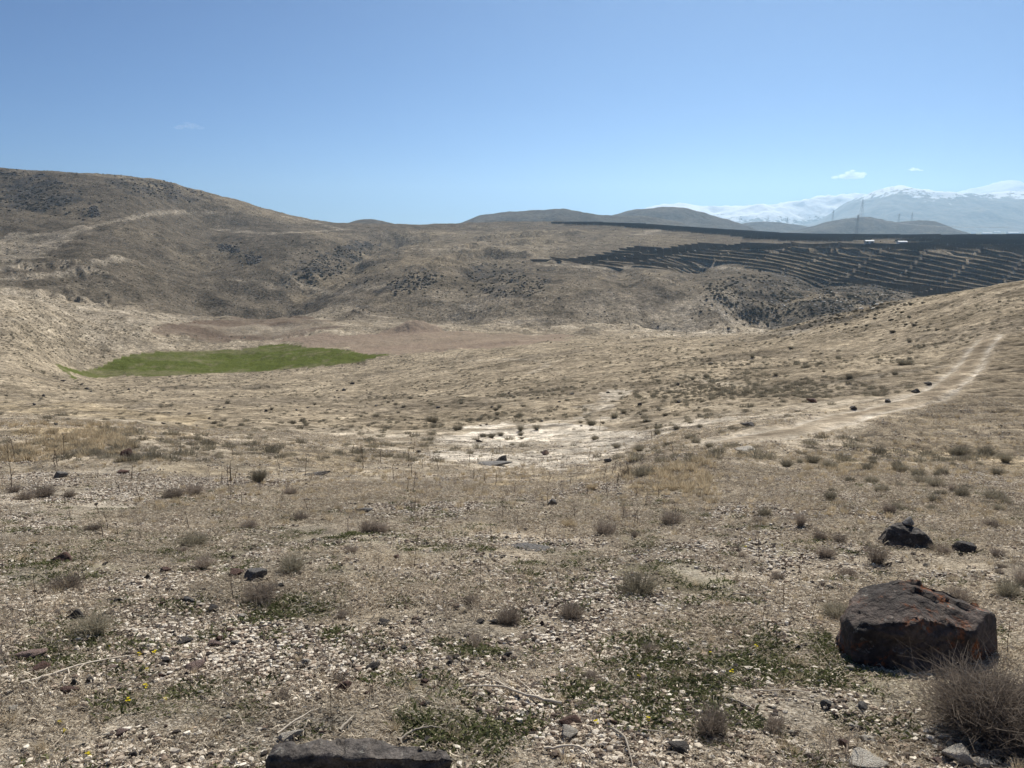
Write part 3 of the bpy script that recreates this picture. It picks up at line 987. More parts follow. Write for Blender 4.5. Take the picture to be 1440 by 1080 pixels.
# ------------------------------------------------------------------ the big boulder by the bottom right
def boulder(name, outline, base_uv, px_w, depth, mat, seed, sub=5, rough=0.06, cuts=7):
    """outline: ridge points (across 0..1, up in widths, back in widths) whose hull gives the block."""
    x, y, z = spot(*base_uv)
    w = px_w * px_size((x, y, z))
    bm = bmesh.new()
    for (a, up, bk) in outline:
        bm.verts.new(((a - 0.5) * w, bk * w, up * w))
    bmesh.ops.convex_hull(bm, input=bm.verts)
    bmesh.ops.delete(bm, geom=[q for q in bm.verts if not q.link_faces], context='VERTS')
    bmesh.ops.triangulate(bm, faces=bm.faces)
    for _ in range(sub):
        bmesh.ops.subdivide_edges(bm, edges=[e for e in bm.edges if e.calc_length() > 0.028 * w], cuts=1, use_grid_fill=False)
        bmesh.ops.triangulate(bm, faces=bm.faces)
    for _ in range(1):
        bmesh.ops.smooth_vert(bm, verts=bm.verts, factor=0.22, use_axis_x=True, use_axis_y=True, use_axis_z=True)
    bm.normal_update()
    co = np.array([q.co[:] for q in bm.verts]); no = np.array([q.normal[:] for q in bm.verts])
    d = rough * w * (1.0 * fbm3(co, 0.42 * w, 5, 0.55, seed) + 0.5 * (np.abs(fbm3(co, 0.25 * w, 4, 0.5, seed + 4)) - 0.4))
    step = 0.6 * np.tanh(6 * (fbm3(co * np.array([1, 1, 2.0]), 0.40 * w, 3, 0.5, seed + 9) % 0.5 - 0.25))
    rg = np.random.default_rng(seed)
    co = co + no * (d + 0.020 * w * step)[:, None]
    for _ in range(cuts):
        nn = rg.normal(size=3); nn[2] = abs(nn[2]) * 0.7; nn /= np.linalg.norm(nn)
        kk = co @ nn
        lim = np.quantile(kk, rg.uniform(0.86, 0.96))
        ov = kk > lim
        co[ov] -= np.outer((kk[ov] - lim) * 0.8, nn)
    for q, c_ in zip(bm.verts, co):
        q.co = c_
    me = bpy.data.meshes.new(name)
    bm.to_mesh(me); bm.free()
    me.shade_smooth() if hasattr(me, 'shade_smooth') else None
    o = link(name, me, mat)
    o.location = (x, y, z)
    return o


big = boulder('boulder', [(0.00, 0.06, 0.10), (0.01, 0.20, 0.14), (0.05, 0.28, 0.14), (0.16, 0.40, 0.26), (0.22, 0.435, 0.32), (0.34, 0.43, 0.40), (0.50, 0.39, 0.42), (0.14, 0.33, 0.10), (0.33, 0.34, 0.08), (0.50, 0.28, 0.06), (0.66, 0.24, 0.06),
                         (0.72, 0.325, 0.36), (0.90, 0.25, 0.30), (0.95, 0.20, 0.16), (1.0, 0.08, 0.16), (1.0, -0.04, 0.12), (0.74, -0.14, -0.02), (0.5, -0.14, -0.06), (0.25, -0.12, -0.03), (0.05, -0.06, 0.04),
                         (0.05, -0.1, 0.45), (0.5, -0.1, 0.6), (0.95, -0.1, 0.45), (0.2, 0.24, 0.5), (0.6, 0.22, 0.55)],
              (1326, 944), 200, 0.6, M_ROCK_BIG, 3, 7, 0.055, 3)
tag(big, 'largest dark boulder with orange lichen streaks beside the dense grey shrub', 'boulder')
b2 = boulder('boulder', [(0.0, 0.05, 0.1), (0.04, 0.17, 0.12), (0.22, 0.33, 0.3), (0.42, 0.40, 0.42), (0.62, 0.37, 0.42), (0.84, 0.25, 0.3), (0.92, 0.15, 0.12), (1.0, 0.06, 0.1), (0.2, 0.27, 0.06), (0.5, 0.32, 0.02), (0.76, 0.26, 0.04),
                        (0.1, -0.12, -0.02), (0.55, -0.14, -0.06), (0.9, -0.1, 0.0), (0.1, -0.1, 0.6), (0.9, -0.1, 0.6), (0.5, 0.2, 0.7)],
             (1280, 771), 62, 0.6, M_ROCK, 11, 6, 0.04, 2)
tag(b2, 'dark broken boulder carrying a small stone on its top', 'boulder')
w2 = 62 * px_size(b2.location)
# the perched stone: find the boulder's own top
b2co = np.array([v.co[:] for v in b2.data.vertices])
top_sel = np.hypot(b2co[:, 0] - 0.12 * w2, b2co[:, 1] - 0.38 * w2) < 0.12 * w2
ztop = b2co[top_sel, 2].max() if top_sel.any() else 0.45 * w2
v, f = rock_shape(71, 4, 6, 0.08, (0.15 * w2, 0.16 * w2, 0.11 * w2), -0.05 * w2)
o = link('stone', mesh_np('stone', v, f), M_ROCK_GREY)
o.location = (b2.location.x + 0.12 * w2, b2.location.y + 0.38 * w2, b2.location.z + ztop + 0.03 * w2)
tag(o, 'small rounded stone perched on top of the dark broken boulder', 'stone')
slab = boulder('slab_rock', [(0, 0.085, 0.0), (0.02, 0.10, 0.09), (0.3, 0.115, 0.01), (0.45, 0.12, 0.13), (0.7, 0.11, 0.0), (0.96, 0.10, 0.10), (1.0, 0.085, 0.02), (0.5, 0.06, 0.17),
                             (0.02, -0.2, 0.0), (0.98, -0.2, 0.0), (0.0, -0.2, 0.2), (1.0, -0.2, 0.2)],
               (508, 1092), 228, 0.3, M_ROCK, 23, 8, 0.035, 0)
tag(slab, 'long flat-topped slab of rock half buried at the bottom edge', 'rock')

# ------------------------------------------------------------------ single stones one can pick out
PROTO = []
for k in range(12):
    dims = [(1, 0.85, 0.7), (1, 0.8, 0.55), (1, 0.9, 0.85), (1, 0.7, 0.45)][k % 4]
    v, f = rock_shape(100 + k, 4, 12, 0.13, dims, -0.4)
    PROTO.append(mesh_np('stone_shape', v, f))
_made = {}


def stone(u, v, w, h, mat, label, proto=None, name='stone', group=None, cat='stone', sink=0.22):
    p = spot(u, v)
    s = px_size(p)
    k = (int(u * 7 + v * 3) % 12) if proto is None else proto
    key = (k, mat)
    if key not in _made:
        me = PROTO[k].copy(); me.materials.append(MATS[mat]); _made[key] = me
    o = link(name, _made[key])
    a = w * s / 2 * 1.08
    c_ = max(h * s * 0.72, a * 0.2)
    o.scale = (a, a * 0.9, c_)
    o.rotation_euler = (RRND.uniform(-.12, .12), RRND.uniform(-.15, .15), RRND.uniform(-.7, .7))
    y = p[1] + a * 0.35
    o.location = (p[0] * y / p[1], y, gz(p[0] * y / p[1], y) + c_ * (0.52 - sink) + 0.004)
    tag(o, label, cat, group)
    return o


STONES = [
    (1357, 777, 30, 16, 'dark', 'low dark stone just beside the boulder that carries a small stone'),
    (180, 646, 23, 27, 'red', 'square rusty brown rock standing in the straw grass'),
    (707, 648, 21, 13, 'dark', 'dark rounded rock at the near rim of the white eroded patch'),
    (767, 640, 13, 14, 'pink', 'pointed pinkish stone standing on the white eroded ground'),
    (777, 711, 20, 17, 'grey', 'rounded grey stone below the tall stalks of the gully grass'),
    (511, 720, 27, 11, 'grey', 'low grey stone alone on the gravel in the middle slope'),
    (853, 650, 14, 10, 'grey', 'small blue-grey stone at the foot of the dark grassy knoll'),
    (673, 622, 10, 8, 'dark', 'small black stone in the middle of the white eroded ground'),
    (588, 637, 11, 8, 'dark', 'small black stone at the far end of the white eroded ground'),
    (1052, 600, 22, 11, 'dark', 'dark blocky rock where the dirt track begins'),
    (1142, 566, 17, 10, 'red', 'brown rock on the grass slope above the start of the dirt track'),
    (1200, 576, 12, 8, 'dark', 'dark stone on the verge of the dirt track, nearest its start'),
    (1248, 566, 13, 8, 'grey', 'grey stone on the verge halfway along the dirt track'),
    (1305, 542, 12, 9, 'dark', 'dark stone on the verge where the dirt track bends uphill'),
    (1289, 553, 12, 6, 'dark', 'flat dark stone on the verge just below the bend of the track'),
    (358, 816, 34, 20, 'grey', 'stone with a sunlit pale top next to the bristly tussock'),
    (334, 810, 26, 15, 'red', 'reddish brown stone leaning against the pale-topped stone'),
    (232, 806, 16, 9, 'red', 'dark red stone near the small forked tussock'),
    (92, 790, 28, 13, 'red', 'reddish stone half sunk in the gravel of the slope'),
    (266, 847, 19, 10, 'grey', 'flat grey stone above the patch of pale green moss'),
    (301, 859, 18, 10, 'dark', 'upright dark grey stone close below a flat grey one'),
    (396, 827, 14, 11, 'dark', 'black stone just above the round grey tussock'),
    (165, 848, 15, 10, 'dark', 'black stone standing alone on gravel uphill of the spiky tussock'),
    (110, 872, 24, 15, 'dark', 'dark pitted stone behind the spiky tussock'),
    (541, 879, 20, 11, 'dark', 'rounded dark stone amid pale gravel in the middle of the foreground'),
    (485, 970, 26, 17, 'red', 'triangular dark red stone between two thin stalks'),
    (527, 940, 23, 12, 'dark', 'jagged black stone in the centre of the gravel foreground'),
    (277, 944, 36, 15, 'pink', 'flat pinkish stone lying on the weedy gravel'),
    (40, 927, 38, 14, 'pink', 'flat orange-pink stone close to the fallen branch'),
    (60, 946, 32, 16, 'red', 'angular red-brown stone at the butt of the fallen branch'),
    (160, 944, 22, 9, 'pink', 'small pale pink stone under the fallen branch'),
    (262, 906, 28, 11, 'dark', 'flat dark stone with a shadowed hollow beneath it'),
    (300, 909, 24, 10, 'pink', 'light brown stone next to the hollow dark one'),
    (332, 908, 16, 10, 'grey', 'small grey stone next to the light brown one'),
    (405, 1044, 40, 20, 'pale', 'white stone lying at the end of the flat slab of rock'),
    (1346, 1074, 42, 30, 'pale', 'pale beige stone at the foot of the dense grey shrub'),
    (1383, 1082, 36, 18, 'pale', 'low pale stone next to the beige stone under the shrub'),
    (802, 1038, 30, 22, 'pale', 'knobbly cream stone under a reddish flat one'),
    (806, 1020, 36, 12, 'red', 'flat reddish stone behind the knobbly cream stone'),
    (172, 1037, 22, 17, 'pink', 'upright pinkish stone in the white gravel'),
    (956, 1060, 36, 20, 'dark', 'black hollow stone under a crossed pair of twigs'),
    (1212, 998, 22, 13, 'grey', 'lens-shaped grey stone leaning in the weeds below the big boulder'),
    (1202, 1026, 19, 11, 'pale', 'flat cream stone in the weedy gravel below the lens-shaped one'),
    (1222, 1046, 24, 13, 'pale', 'cream stone beside pale grit near the dense grey shrub'),
    (1186, 1052, 14, 13, 'red', 'small dark red stone among the cream stones'),
    (1162, 996, 15, 11, 'grey', 'small grey stone left of the lens-shaped one'),
    (1115, 1034, 14, 9, 'pale', 'small white stone by the purplish low shrub'),
    (1214, 1078, 60, 16, 'pale', 'broad pale stone cut by the bottom edge of the view'),
    (320, 1012, 12, 8, 'pale', 'small white stone bright in the middle of the gravel'),
    (340, 870, 12, 7, 'pale', 'small white stone on gravel beyond the mossy patch'),
    (432, 705, 12, 8, 'dark', 'small black stone on the far gravel under the straw slope'),
    (85, 673, 17, 12, 'grey', 'grey stone on the pale bank below the straw grass'),
    (175, 666, 20, 8, 'red', 'low brown stone on the lip of the pale bank'),
    (557, 787, 14, 11, 'red', 'brown stone at the foot of a thin dead stalk'),
    (600, 766, 9, 6, 'dark', 'tiny black stone on the slope above the brown stone'),
    (755, 828, 10, 8, 'dark', 'tiny black stone on open gravel in the middle right'),
    (870, 697, 14, 7, 'dark', 'low dark stone on the straw bank of the gully'),
    (1272, 845, 12, 8, 'dark', 'small dark stone behind the largest boulder'),
    (675, 876, 16, 9, 'dark', 'dark lump of stone on the gravel beside a thin stalk'),
    (695, 877, 14, 8, 'dark', 'dark lump of stone touching its twin on the gravel'),
    (1000, 512, 8, 4, 'dark', 'black stone on the far grass slope near the curved footpath'),
    (804, 555, 9, 5, 'dark', 'black stone on the slope above the white eroded ground'),
    (855, 553, 8, 5, 'dark', 'black stone at the top of the pale washed streak'),
    (900, 570, 9, 7, 'dark', 'dark stone beside a dead stalk on the middle slope'),
    (1318, 1074, 16, 10, 'pink', 'small brownish stone left of the pale beige stone'),
    (20, 1000, 14, 9, 'pale', 'white pebble-like stone at the edge of the green cushion plant'),
    (98, 975, 26, 10, 'red', 'thin brown stone in the shade under the branch fork'),
    (120, 1002, 16, 9, 'dark', 'dark stone in white gravel below the branch'),
]
for s_ in STONES:
    stone(*s_)
for (u, v, w, h, mat, lab) in ((742, 773, 62, 9, 'grey', 'long low ledge of grey bedrock showing through the slope'), (1052, 634, 34, 8, 'pale', 'pale flat ledge of rock below the dark grassy knoll'),
                               (440, 669, 52, 8, 'dark', 'dark broken ledge along the lip of the pale bank'), (690, 655, 66, 4, 'grey', 'thin broken ledge along the near rim of the white ground')):
    stone(u, v, w, h, mat, lab, name='rock_ledge', cat='rock', sink=0.3)
# small loose stones nobody tells apart
for zone, n, mat, lab, grp, wr in (
        ((20, 1420, 780, 900), 60, 'dark', 'small dark stone scattered on the gravel of the near slope', 'small dark stones on the near gravel', (6, 11)),
        ((20, 1180, 900, 1070), 34, 'dark', 'small dark stone scattered among the foreground weeds and grit', 'small dark stones among the weeds', (8, 15)),
        ((10, 1400, 905, 1075), 40, 'pale', 'small whitish stone scattered on the foreground grit', 'small white stones on the foreground grit', (7, 14)),
        ((40, 1100, 680, 780), 34, 'dark', 'small dark stone scattered on the farther gravel slope', 'small dark stones on the farther gravel', (5, 9)),
        ((30, 900, 850, 1060), 26, 'red', 'small reddish stone scattered on the foreground grit', 'small reddish stones on the foreground grit', (7, 14)),
        ((20, 1100, 535, 600), 60, 'dark', 'small black stone scattered on the middle slope beyond the gravel', 'small black stones on the middle slope', (3.5, 7))):
    for _ in range(n):
        w = RRND.uniform(*wr)
        stone(RRND.uniform(zone[0], zone[1]), RRND.uniform(zone[2], zone[3]), w, w * RRND.uniform(0.5, 0.8), mat, lab, proto=RRND.randrange(12), group=grp)


# ------------------------------------------------------------------ scattering of what nobody could count
def proto_collection(name, shapes, mat, smooth=False):
    c_ = bpy.data.collections.new(name)
    for k, (v, f) in enumerate(shapes):
        me = mesh_np('%s_%02d' % (name, k), v, f, smooth)
        me.materials.append(mat)
        c_.objects.link(bpy.data.objects.new('%s_%02d' % (name, k), me))
    return c_


def slope_euler(X, Y, yaw):
    e = 0.25
    gx = (ground_z(X + e, Y) - ground_z(X - e, Y)) / (2 * e)
    gy = (ground_z(X, Y + e) - ground_z(X, Y - e)) / (2 * e)
    out = np.zeros((len(X), 3))
    for i in range(len(X)):
        q = Vector((-gx[i], -gy[i], 1)).to_track_quat('Z', 'Y').to_matrix() @ Matrix.Rotation(yaw[i], 3, 'Z')
        out[i] = q.to_euler()[:]
    return out


def scatter(name, X, Y, scale, protos, lift=0.0, tilt=True, seed=0):
    r = np.random.default_rng(seed + 900)
    n = len(X)
    yaw = r.uniform(0, 2 * math.pi, n)
    rot = slope_euler(X, Y, yaw) if tilt else np.stack([r.normal(size=n) * 0.08, r.normal(size=n) * 0.08, yaw], 1)
    P = np.stack([X, Y, ground_z(X, Y) + lift], 1)
    me = bpy.data.meshes.new(name)
    me.vertices.add(n); me.vertices.foreach_set('co', P.astype(np.float32).ravel())
    me.attributes.new('rot', 'FLOAT_VECTOR', 'POINT').data.foreach_set('vector', rot.astype(np.float32).ravel())
    me.attributes.new('scl', 'FLOAT', 'POINT').data.foreach_set('value', np.asarray(scale, np.float32))
    me.attributes.new('pick', 'INT', 'POINT').data.foreach_set('value', r.integers(0, len(protos.objects), n).astype(np.int32))
    ng = bpy.data.node_groups.new(name, 'GeometryNodeTree')
    ng.interface.new_socket('Geometry', in_out='INPUT', socket_type='NodeSocketGeometry')
    ng.interface.new_socket('Geometry', in_out='OUTPUT', socket_type='NodeSocketGeometry')
    gi = ng.nodes.new('NodeGroupInput'); go = ng.nodes.new('NodeGroupOutput')
    ci = ng.nodes.new('GeometryNodeCollectionInfo')
    ci.inputs['Collection'].default_value = protos
    ci.inputs['Separate Children'].default_value = True
    ci.inputs['Reset Children'].default_value = True
    ip = ng.nodes.new('GeometryNodeInstanceOnPoints')
    ip.inputs['Pick Instance'].default_value = True

    def attr(nm, ty):
        a = ng.nodes.new('GeometryNodeInputNamedAttribute'); a.data_type = ty
        a.inputs['Name'].default_value = nm
        return a.outputs['Attribute']
    L = ng.links.new
    L(gi.outputs[0], ip.inputs['Points']); L(ci.outputs[0], ip.inputs['Instance'])
    L(attr('pick', 'INT'), ip.inputs['Instance Index'])
    L(attr('rot', 'FLOAT_VECTOR'), ip.inputs['Rotation']); L(attr('scl', 'FLOAT'), ip.inputs['Scale'])
    L(ip.outputs[0], go.inputs[0])
    o = link(name, me)
    md = o.modifiers.new('scatter', 'NODES'); md.node_group = ng
    return tag(o, kind='stuff')


def wedge(n, y0, y1, r, power=1.0):
    """n points in the view's wedge between two distances; power 1 = even over the ground"""
    q = r.random(n)
    Y = (y0 ** (power + 1) + q * (y1 ** (power + 1) - y0 ** (power + 1))) ** (1 / (power + 1))
    X = r.uniform(-1, 1, n) * (Y * 0.80 + 0.8)
    return X, Y


rs = np.random.default_rng(77)


def clump(seed, n, rad_, smin, smax, sub=1, flat=0.65):
    r = np.random.default_rng(seed)
    v0, f0 = ico(sub)
    parts = []
    for _ in range(n):
        s_ = smin + (smax - smin) * r.random() ** 3.6
        v = v0 * (1 + 0.30 * r.normal(size=(len(v0), 1))).clip(0.6, 1.5) * np.array([1, r.uniform(0.6, 1), r.uniform(flat * 0.7, flat)]) * s_
        a = r.uniform(0, 6.28); c_, s2 = math.cos(a), math.sin(a)
        v = v @ np.array([[c_, -s2, 0], [s2, c_, 0], [0, 0, 1]])
        q = rad_ * math.sqrt(r.random()); b = r.uniform(0, 6.28)
        parts.append((v + np.array([math.cos(b) * q, math.sin(b) * q, s_ * 0.15]), f0))
    return join(parts)


def straw_bits(seed, n, rad_, lmin, lmax, w):
    r = np.random.default_rng(seed)
    q = rad_ * np.sqrt(r.random(n)); a = r.uniform(0, 6.28, n); b = r.uniform(0, 6.28, n)
    o_ = np.stack([np.cos(a) * q, np.sin(a) * q, r.uniform(0.0, 0.012, n)], 1)
    L = r.uniform(lmin, lmax, n)
    d = np.stack([np.cos(b) * L, np.sin(b) * L, r.normal(size=n) * L * 0.22], 1)
    m_ = o_ + r.normal(size=(n, 3)) * np.array([0.12, 0.12, 0.15]) * L[:, None] + np.array([0, 0, 0.004])
    P = np.stack([o_ - d / 2, m_, o_ + d / 2], 1)
    return ribbons(P, w * r.uniform(0.6, 1.6, (n, 1)) * np.array([[0.8, 1.0, 0.5]]), r)


def leaves(seed, n, rad_, lmin, lmax):
    r = np.random.default_rng(seed)
    q = rad_ * np.sqrt(r.random(n)); a = r.uniform(0, 6.28, n); b = r.uniform(0, 6.28, n)
    o_ = np.stack([np.cos(a) * q, np.sin(a) * q, np.zeros(n)], 1)
    L = r.uniform(lmin, lmax, n)
    up = r.uniform(0.1, 0.9, n)
    d = np.stack([np.cos(b) * L, np.sin(b) * L, up * L], 1)
    P = np.stack([o_, o_ + d * 0.55 + np.array([0, 0, 0.15]) * L[:, None], o_ + d], 1)
    return ribbons(P, (L * 0.32)[:, None] * np.array([[0.5, 1.0, 0.15]]), r)


C_PEB = proto_collection('pebble_clump', [clump(300 + k, 64, 0.16, 0.0025, 0.0175, 1, 0.8) for k in range(8)], M_PEBBLE)
C_LIT = proto_collection('litter_clump', [straw_bits(320 + k, 90, 0.17, 0.008, 0.045, 0.0034) for k in range(6)], M_LITTER)
C_LEAF = proto_collection('leaf_clump', [leaves(340 + k, 46, 0.09, 0.010, 0.034) for k in range(6)], M_LEAF)
C_STRAW = proto_collection('straw_tuft', [tuft(360 + k, 46, 0.10, 0.13, 0.0040, 3, 0.7, 0.10, 0, 0.25) for k in range(5)], M_STRAW)
C_STRAW_FAR = proto_collection('straw_tuft_far', [tuft(370 + k, 60, 0.24, 0.26, 0.016, 2, 0.7, 0.08, 0, 0.5) for k in range(4)], M_STRAW)
C_WISP = proto_collection('twig_wisp', [tuft(380 + k, 9, 0.07, 0.17, 0.0042, 4, 0.5, 0.22, 3, 0.2) for k in range(5)], M_TWIG)
C_SCRUB_FAR = proto_collection('scrub_far', [tuft(390 + k, 110, 0.34, 0.24, 0.020, 2, 0.9, 0.06, 1, 0.7) for k in range(5)], M_TWIG2)
C_BUSH_FAR = proto_collection('bush_far', [tuft(400 + k, 200, 1.0, 0.85, 0.11, 2, 0.9, 0.05, 2, 0.8) for k in range(4)], M_BUSH)
C_ROCK_FAR = proto_collection('rock_far', [rock_shape(410 + k, 2, 7, 0.12, (1, 0.8, 0.6)) for k in range(4)], M_ROCK)
C_ROCK_PALE = proto_collection('rock_pale_far', [rock_shape(415 + k, 2, 7, 0.12, (1, 0.8, 0.5)) for k in range(4)], M_ROCK_PALE)

def in_white(X, Y):
    m = np.zeros(len(X), bool)
    for P in WHITE_POLYS[:4]:
        m |= inpoly(P, X, Y)
    return m & (rs.random(len(X)) < 0.85)


def off_track(X, Y):
    return linedist(TRL, X, Y, 3) > 1.3 + 0.4 * fbm(X, Y, 1.5, 2, 0.5, 61)


# gravel
Xs, Ys = [], []
for n, a, b in ((8000, 1.6, 6), (13000, 6, 15), (6000, 15, 32)):
    X, Y = wedge(n, a, b, rs)
    Xs.append(X); Ys.append(Y)
X, Y = np.concatenate(Xs), np.concatenate(Ys)
keep = (rs.random(len(X)) < 0.5 + 0.8 * fbm(X, Y, 0.9, 3, 0.5, 40)) & off_track(X, Y)
X, Y = X[keep], Y[keep]
scatter('gravel', X, Y, rs.uniform(0.7, 1.35, len(X)) * (1 + Y / 70), C_PEB, 0.0, True, 1)
# bleached plant litter
Xs, Ys = [], []
for n, a, b in ((4200, 1.6, 6), (10000, 6, 15), (7000, 15, 34)):
    X, Y = wedge(n, a, b, rs)
    Xs.append(X); Ys.append(Y)
X, Y = np.concatenate(Xs), np.concatenate(Ys)
keep = (rs.random(len(X)) < 0.45 + 0.7 * fbm(X, Y, 1.2, 3, 0.5, 41)) & ~in_white(X, Y) & off_track(X, Y)
X, Y = X[keep], Y[keep]
scatter('dry_litter', X, Y, rs.uniform(0.7, 1.3, len(X)) * (1 + Y / 26), C_LIT, 0.003, True, 2)
# low green weeds
X, Y = wedge(26000, 1.6, 13, rs, 0.6)
inside = np.zeros(len(X))
for P in green_poly:
    inside = np.maximum(inside, inpoly(P, X, Y) * 1.0)
nz = fbm(X, Y, 0.55, 4, 0.55, 21)
keep = rs.random(len(X)) < (0.12 + 0.88 * inside) * sstep(-0.25, 0.4, nz) * (1 - sstep(8, 13, Y) * 0.7)
X, Y = X[keep], Y[keep]
scatter('green_weeds', X, Y, rs.uniform(0.6, 1.4, len(X)), C_LEAF, 0.004, True, 3)
# short dry grass
X, Y = wedge(9000, 1.8, 30, rs, 0.8)
keep = (rs.random(len(X)) < 0.35 + 0.8 * fbm(X, Y, 2.2, 4, 0.55, 42)) & ~in_white(X, Y) & off_track(X, Y)
X, Y = X[keep], Y[keep]
scatter('dry_grass', X, Y, rs.uniform(0.2, 0.6, len(X)) * (1 + Y / 40), C_STRAW, 0.0, False, 4)
# thin wiry dead stems
X, Y = wedge(3600, 2.0, 26, rs, 0.5)
keep = (rs.random(len(X)) < 0.4 + 0.8 * fbm(X, Y, 3.0, 3, 0.55, 43)) & off_track(X, Y)
X, Y = X[keep], Y[keep]
scatter('dead_stems_undergrowth', X, Y, rs.uniform(0.35, 1.1, len(X)), C_WISP, 0.0, False, 5)


def px_scatter(n, u0, u1, v0, v1, r):
    h_ = hit(r.uniform(u0, u1, n), r.uniform(v0, v1, n))
    return h_[:, 0], h_[:, 1]


# straw coloured grass: left meadow, gully bank, slope by the ploughed field
Xs, Ys, Ss = [], [], []
for n, box, sc in ((900, (-40, 190, 596, 650), 0.6), (500, (190, 620, 640, 720), 0.32), (420, (640, 1010, 655, 715), 0.36), (400, (1130, 1470, 622, 672), 0.36), (1500, (0, 1440, 560, 740), 0.28), (300, (880, 1000, 645, 690), 0.5)):
    X, Y = px_scatter(n, *box, rs)
    k = (rs.random(n) < 0.35 + 1.1 * fbm(X, Y, 3.0, 4, 0.55, 44)) & ~in_white(X, Y) & off_track(X, Y)
    Xs.append(X[k]); Ys.append(Y[k]); Ss.append(rs.uniform(0.5, 1.2, k.sum()) * sc)
scatter('straw_grass', np.concatenate(Xs), np.concatenate(Ys), np.concatenate(Ss), C_STRAW_FAR, 0.0, False, 6)

# scrub over the middle slopes
Xs, Ys, Ss = [], [], []
for n, box in ((20000, (-60, 1500, 470, 560)), (13000, (-60, 1500, 535, 650)), (11000, (-60, 330, 415, 540)), (11000, (900, 1500, 400, 560))):
    X, Y = px_scatter(n, *box, rs)
    k = (rs.random(n) < 0.42 + 0.8 * fbm(X, Y, 14, 4, 0.6, 45)) & ~inpoly(field_p, X, Y) & ~inpoly(red_pale, X, Y) & ~inpoly(red_dark, X, Y) & ~inpoly(plough_p, X, Y) & (Y < 330)
    k &= (linedist(TRL, X, Y, 3) > 1.7) & ~in_white(X, Y) & off_track(X, Y)
    Xs.append(X[k]); Ys.append(Y[k]); Ss.append((0.14 + 0.75 * rs.random(k.sum()) ** 4) * (0.8 + Y[k] / 260))
scatter('scrub_undergrowth', np.concatenate(Xs), np.concatenate(Ys), np.concatenate(Ss), C_SCRUB_FAR, -0.02, False, 7)

# dark bushes and stones of the scree patches on the hills
Xs, Ys, Ss = [], [], []
for (q, w), (P, _) in list(zip(SCREE_SHADE_PX, scree_shade_polys))[:10]:
    qa = np.array(q)
    area = (qa[:, 0].max() - qa[:, 0].min()) * (qa[:, 1].max() - qa[:, 1].min())
    n = int(30 + area * 0.30 * w)
    X, Y = px_scatter(n, qa[:, 0].min() - 6, qa[:, 0].max() + 6, qa[:, 1].min() - 3, qa[:, 1].max() + 3, rs)
    X = X + rs.normal(size=n) * Y * 0.006; Y = Y + rs.normal(size=n) * Y * 0.01
    k = (inpoly(P, X, Y) & (fbm(X, Y, 26, 3, 0.6, 47) > -0.25)) | (rs.random(n) < 0.16)
    Xs.append(X[k]); Ys.append(Y[k]); Ss.append((0.14 + 0.8 * rs.random(k.sum()) ** 3.5) * np.clip(Y[k] / 420, 0.4, 1.2))
X, Y = px_scatter(11000, -40, 1480, 250, 470, rs)
k = (Y > 300) & (Y < 1000) & (rs.random(len(X)) < 0.35 + 0.9 * fbm(X, Y, 70, 4, 0.6, 46)) & ~inpoly(red_pale, X, Y) & ~inpoly(red_dark, X, Y)
Xs.append(X[k]); Ys.append(Y[k]); Ss.append(0.10 + 0.45 * rs.random(k.sum()) ** 4)
X, Y = px_scatter(42000, -40, 1480, 238, 470, rs)
k = (Y > 290) & (Y < 1000) & (rs.random(len(X)) < 0.5 + 0.7 * fbm(X, Y, 50, 4, 0.6, 48)) & ~inpoly(red_pale, X, Y) & ~inpoly(red_dark, X, Y)
scatter('hillside_scrub_undergrowth', X[k], Y[k], (0.7 + 1.6 * rs.random(k.sum()) ** 3) * np.clip(Y[k] / 450, 0.7, 1.3), C_SCRUB_FAR, -0.05, False, 18)
scatter('hillside_bushes_vegetation', np.concatenate(Xs), np.concatenate(Ys), np.concatenate(Ss), C_BUSH_FAR, -0.05, False, 8)
Xs, Ys, Ss = [], [], []
for (q, w), (P, _) in list(zip(SCREE_SHADE_PX, scree_shade_polys))[:9]:
    qa = np.array(q)
    n = 160
    X, Y = px_scatter(n, qa[:, 0].min(), qa[:, 0].max(), qa[:, 1].min(), qa[:, 1].max(), rs)
    k = inpoly(P, X, Y)
    Xs.append(X[k]); Ys.append(Y[k]); Ss.append(rs.uniform(0.3, 1.3, k.sum()) * np.clip(Y[k] / 500, 0.4, 1.3))
scatter('scree_rubble', np.concatenate(Xs), np.concatenate(Ys), np.concatenate(Ss), C_ROCK_FAR, 0.0, False, 9)
X, Y = px_scatter(170, 1080, 1290, 388, 436, rs)
k = inpoly(scree_shade_polys[8][0], X, Y)
scatter('gully_rubble', X[k], Y[k], rs.uniform(0.3, 0.9, k.sum()), C_ROCK_PALE, 0.1, False, 10)

# ------------------------------------------------------------------ shrubs one can pick out
SHRUB = []
for k, (n, sp_, hh_, lean, br, ft) in enumerate(((420, 0.5, 0.75, 0.75, 2, 0.30), (360, 0.5, 0.62, 0.85, 2, 0.35), (300, 0.5, 0.95, 0.6, 2, 0.25), (340, 0.5, 0.5, 0.9, 3, 0.45))):
    SHRUB.append((tuft(500 + k, n, sp_, hh_, 0.014, 4, lean, 0.10, br, ft)))
_smesh = {}
SM = dict(brown=M_TWIG, green=M_TWIG2, straw=M_STRAW)


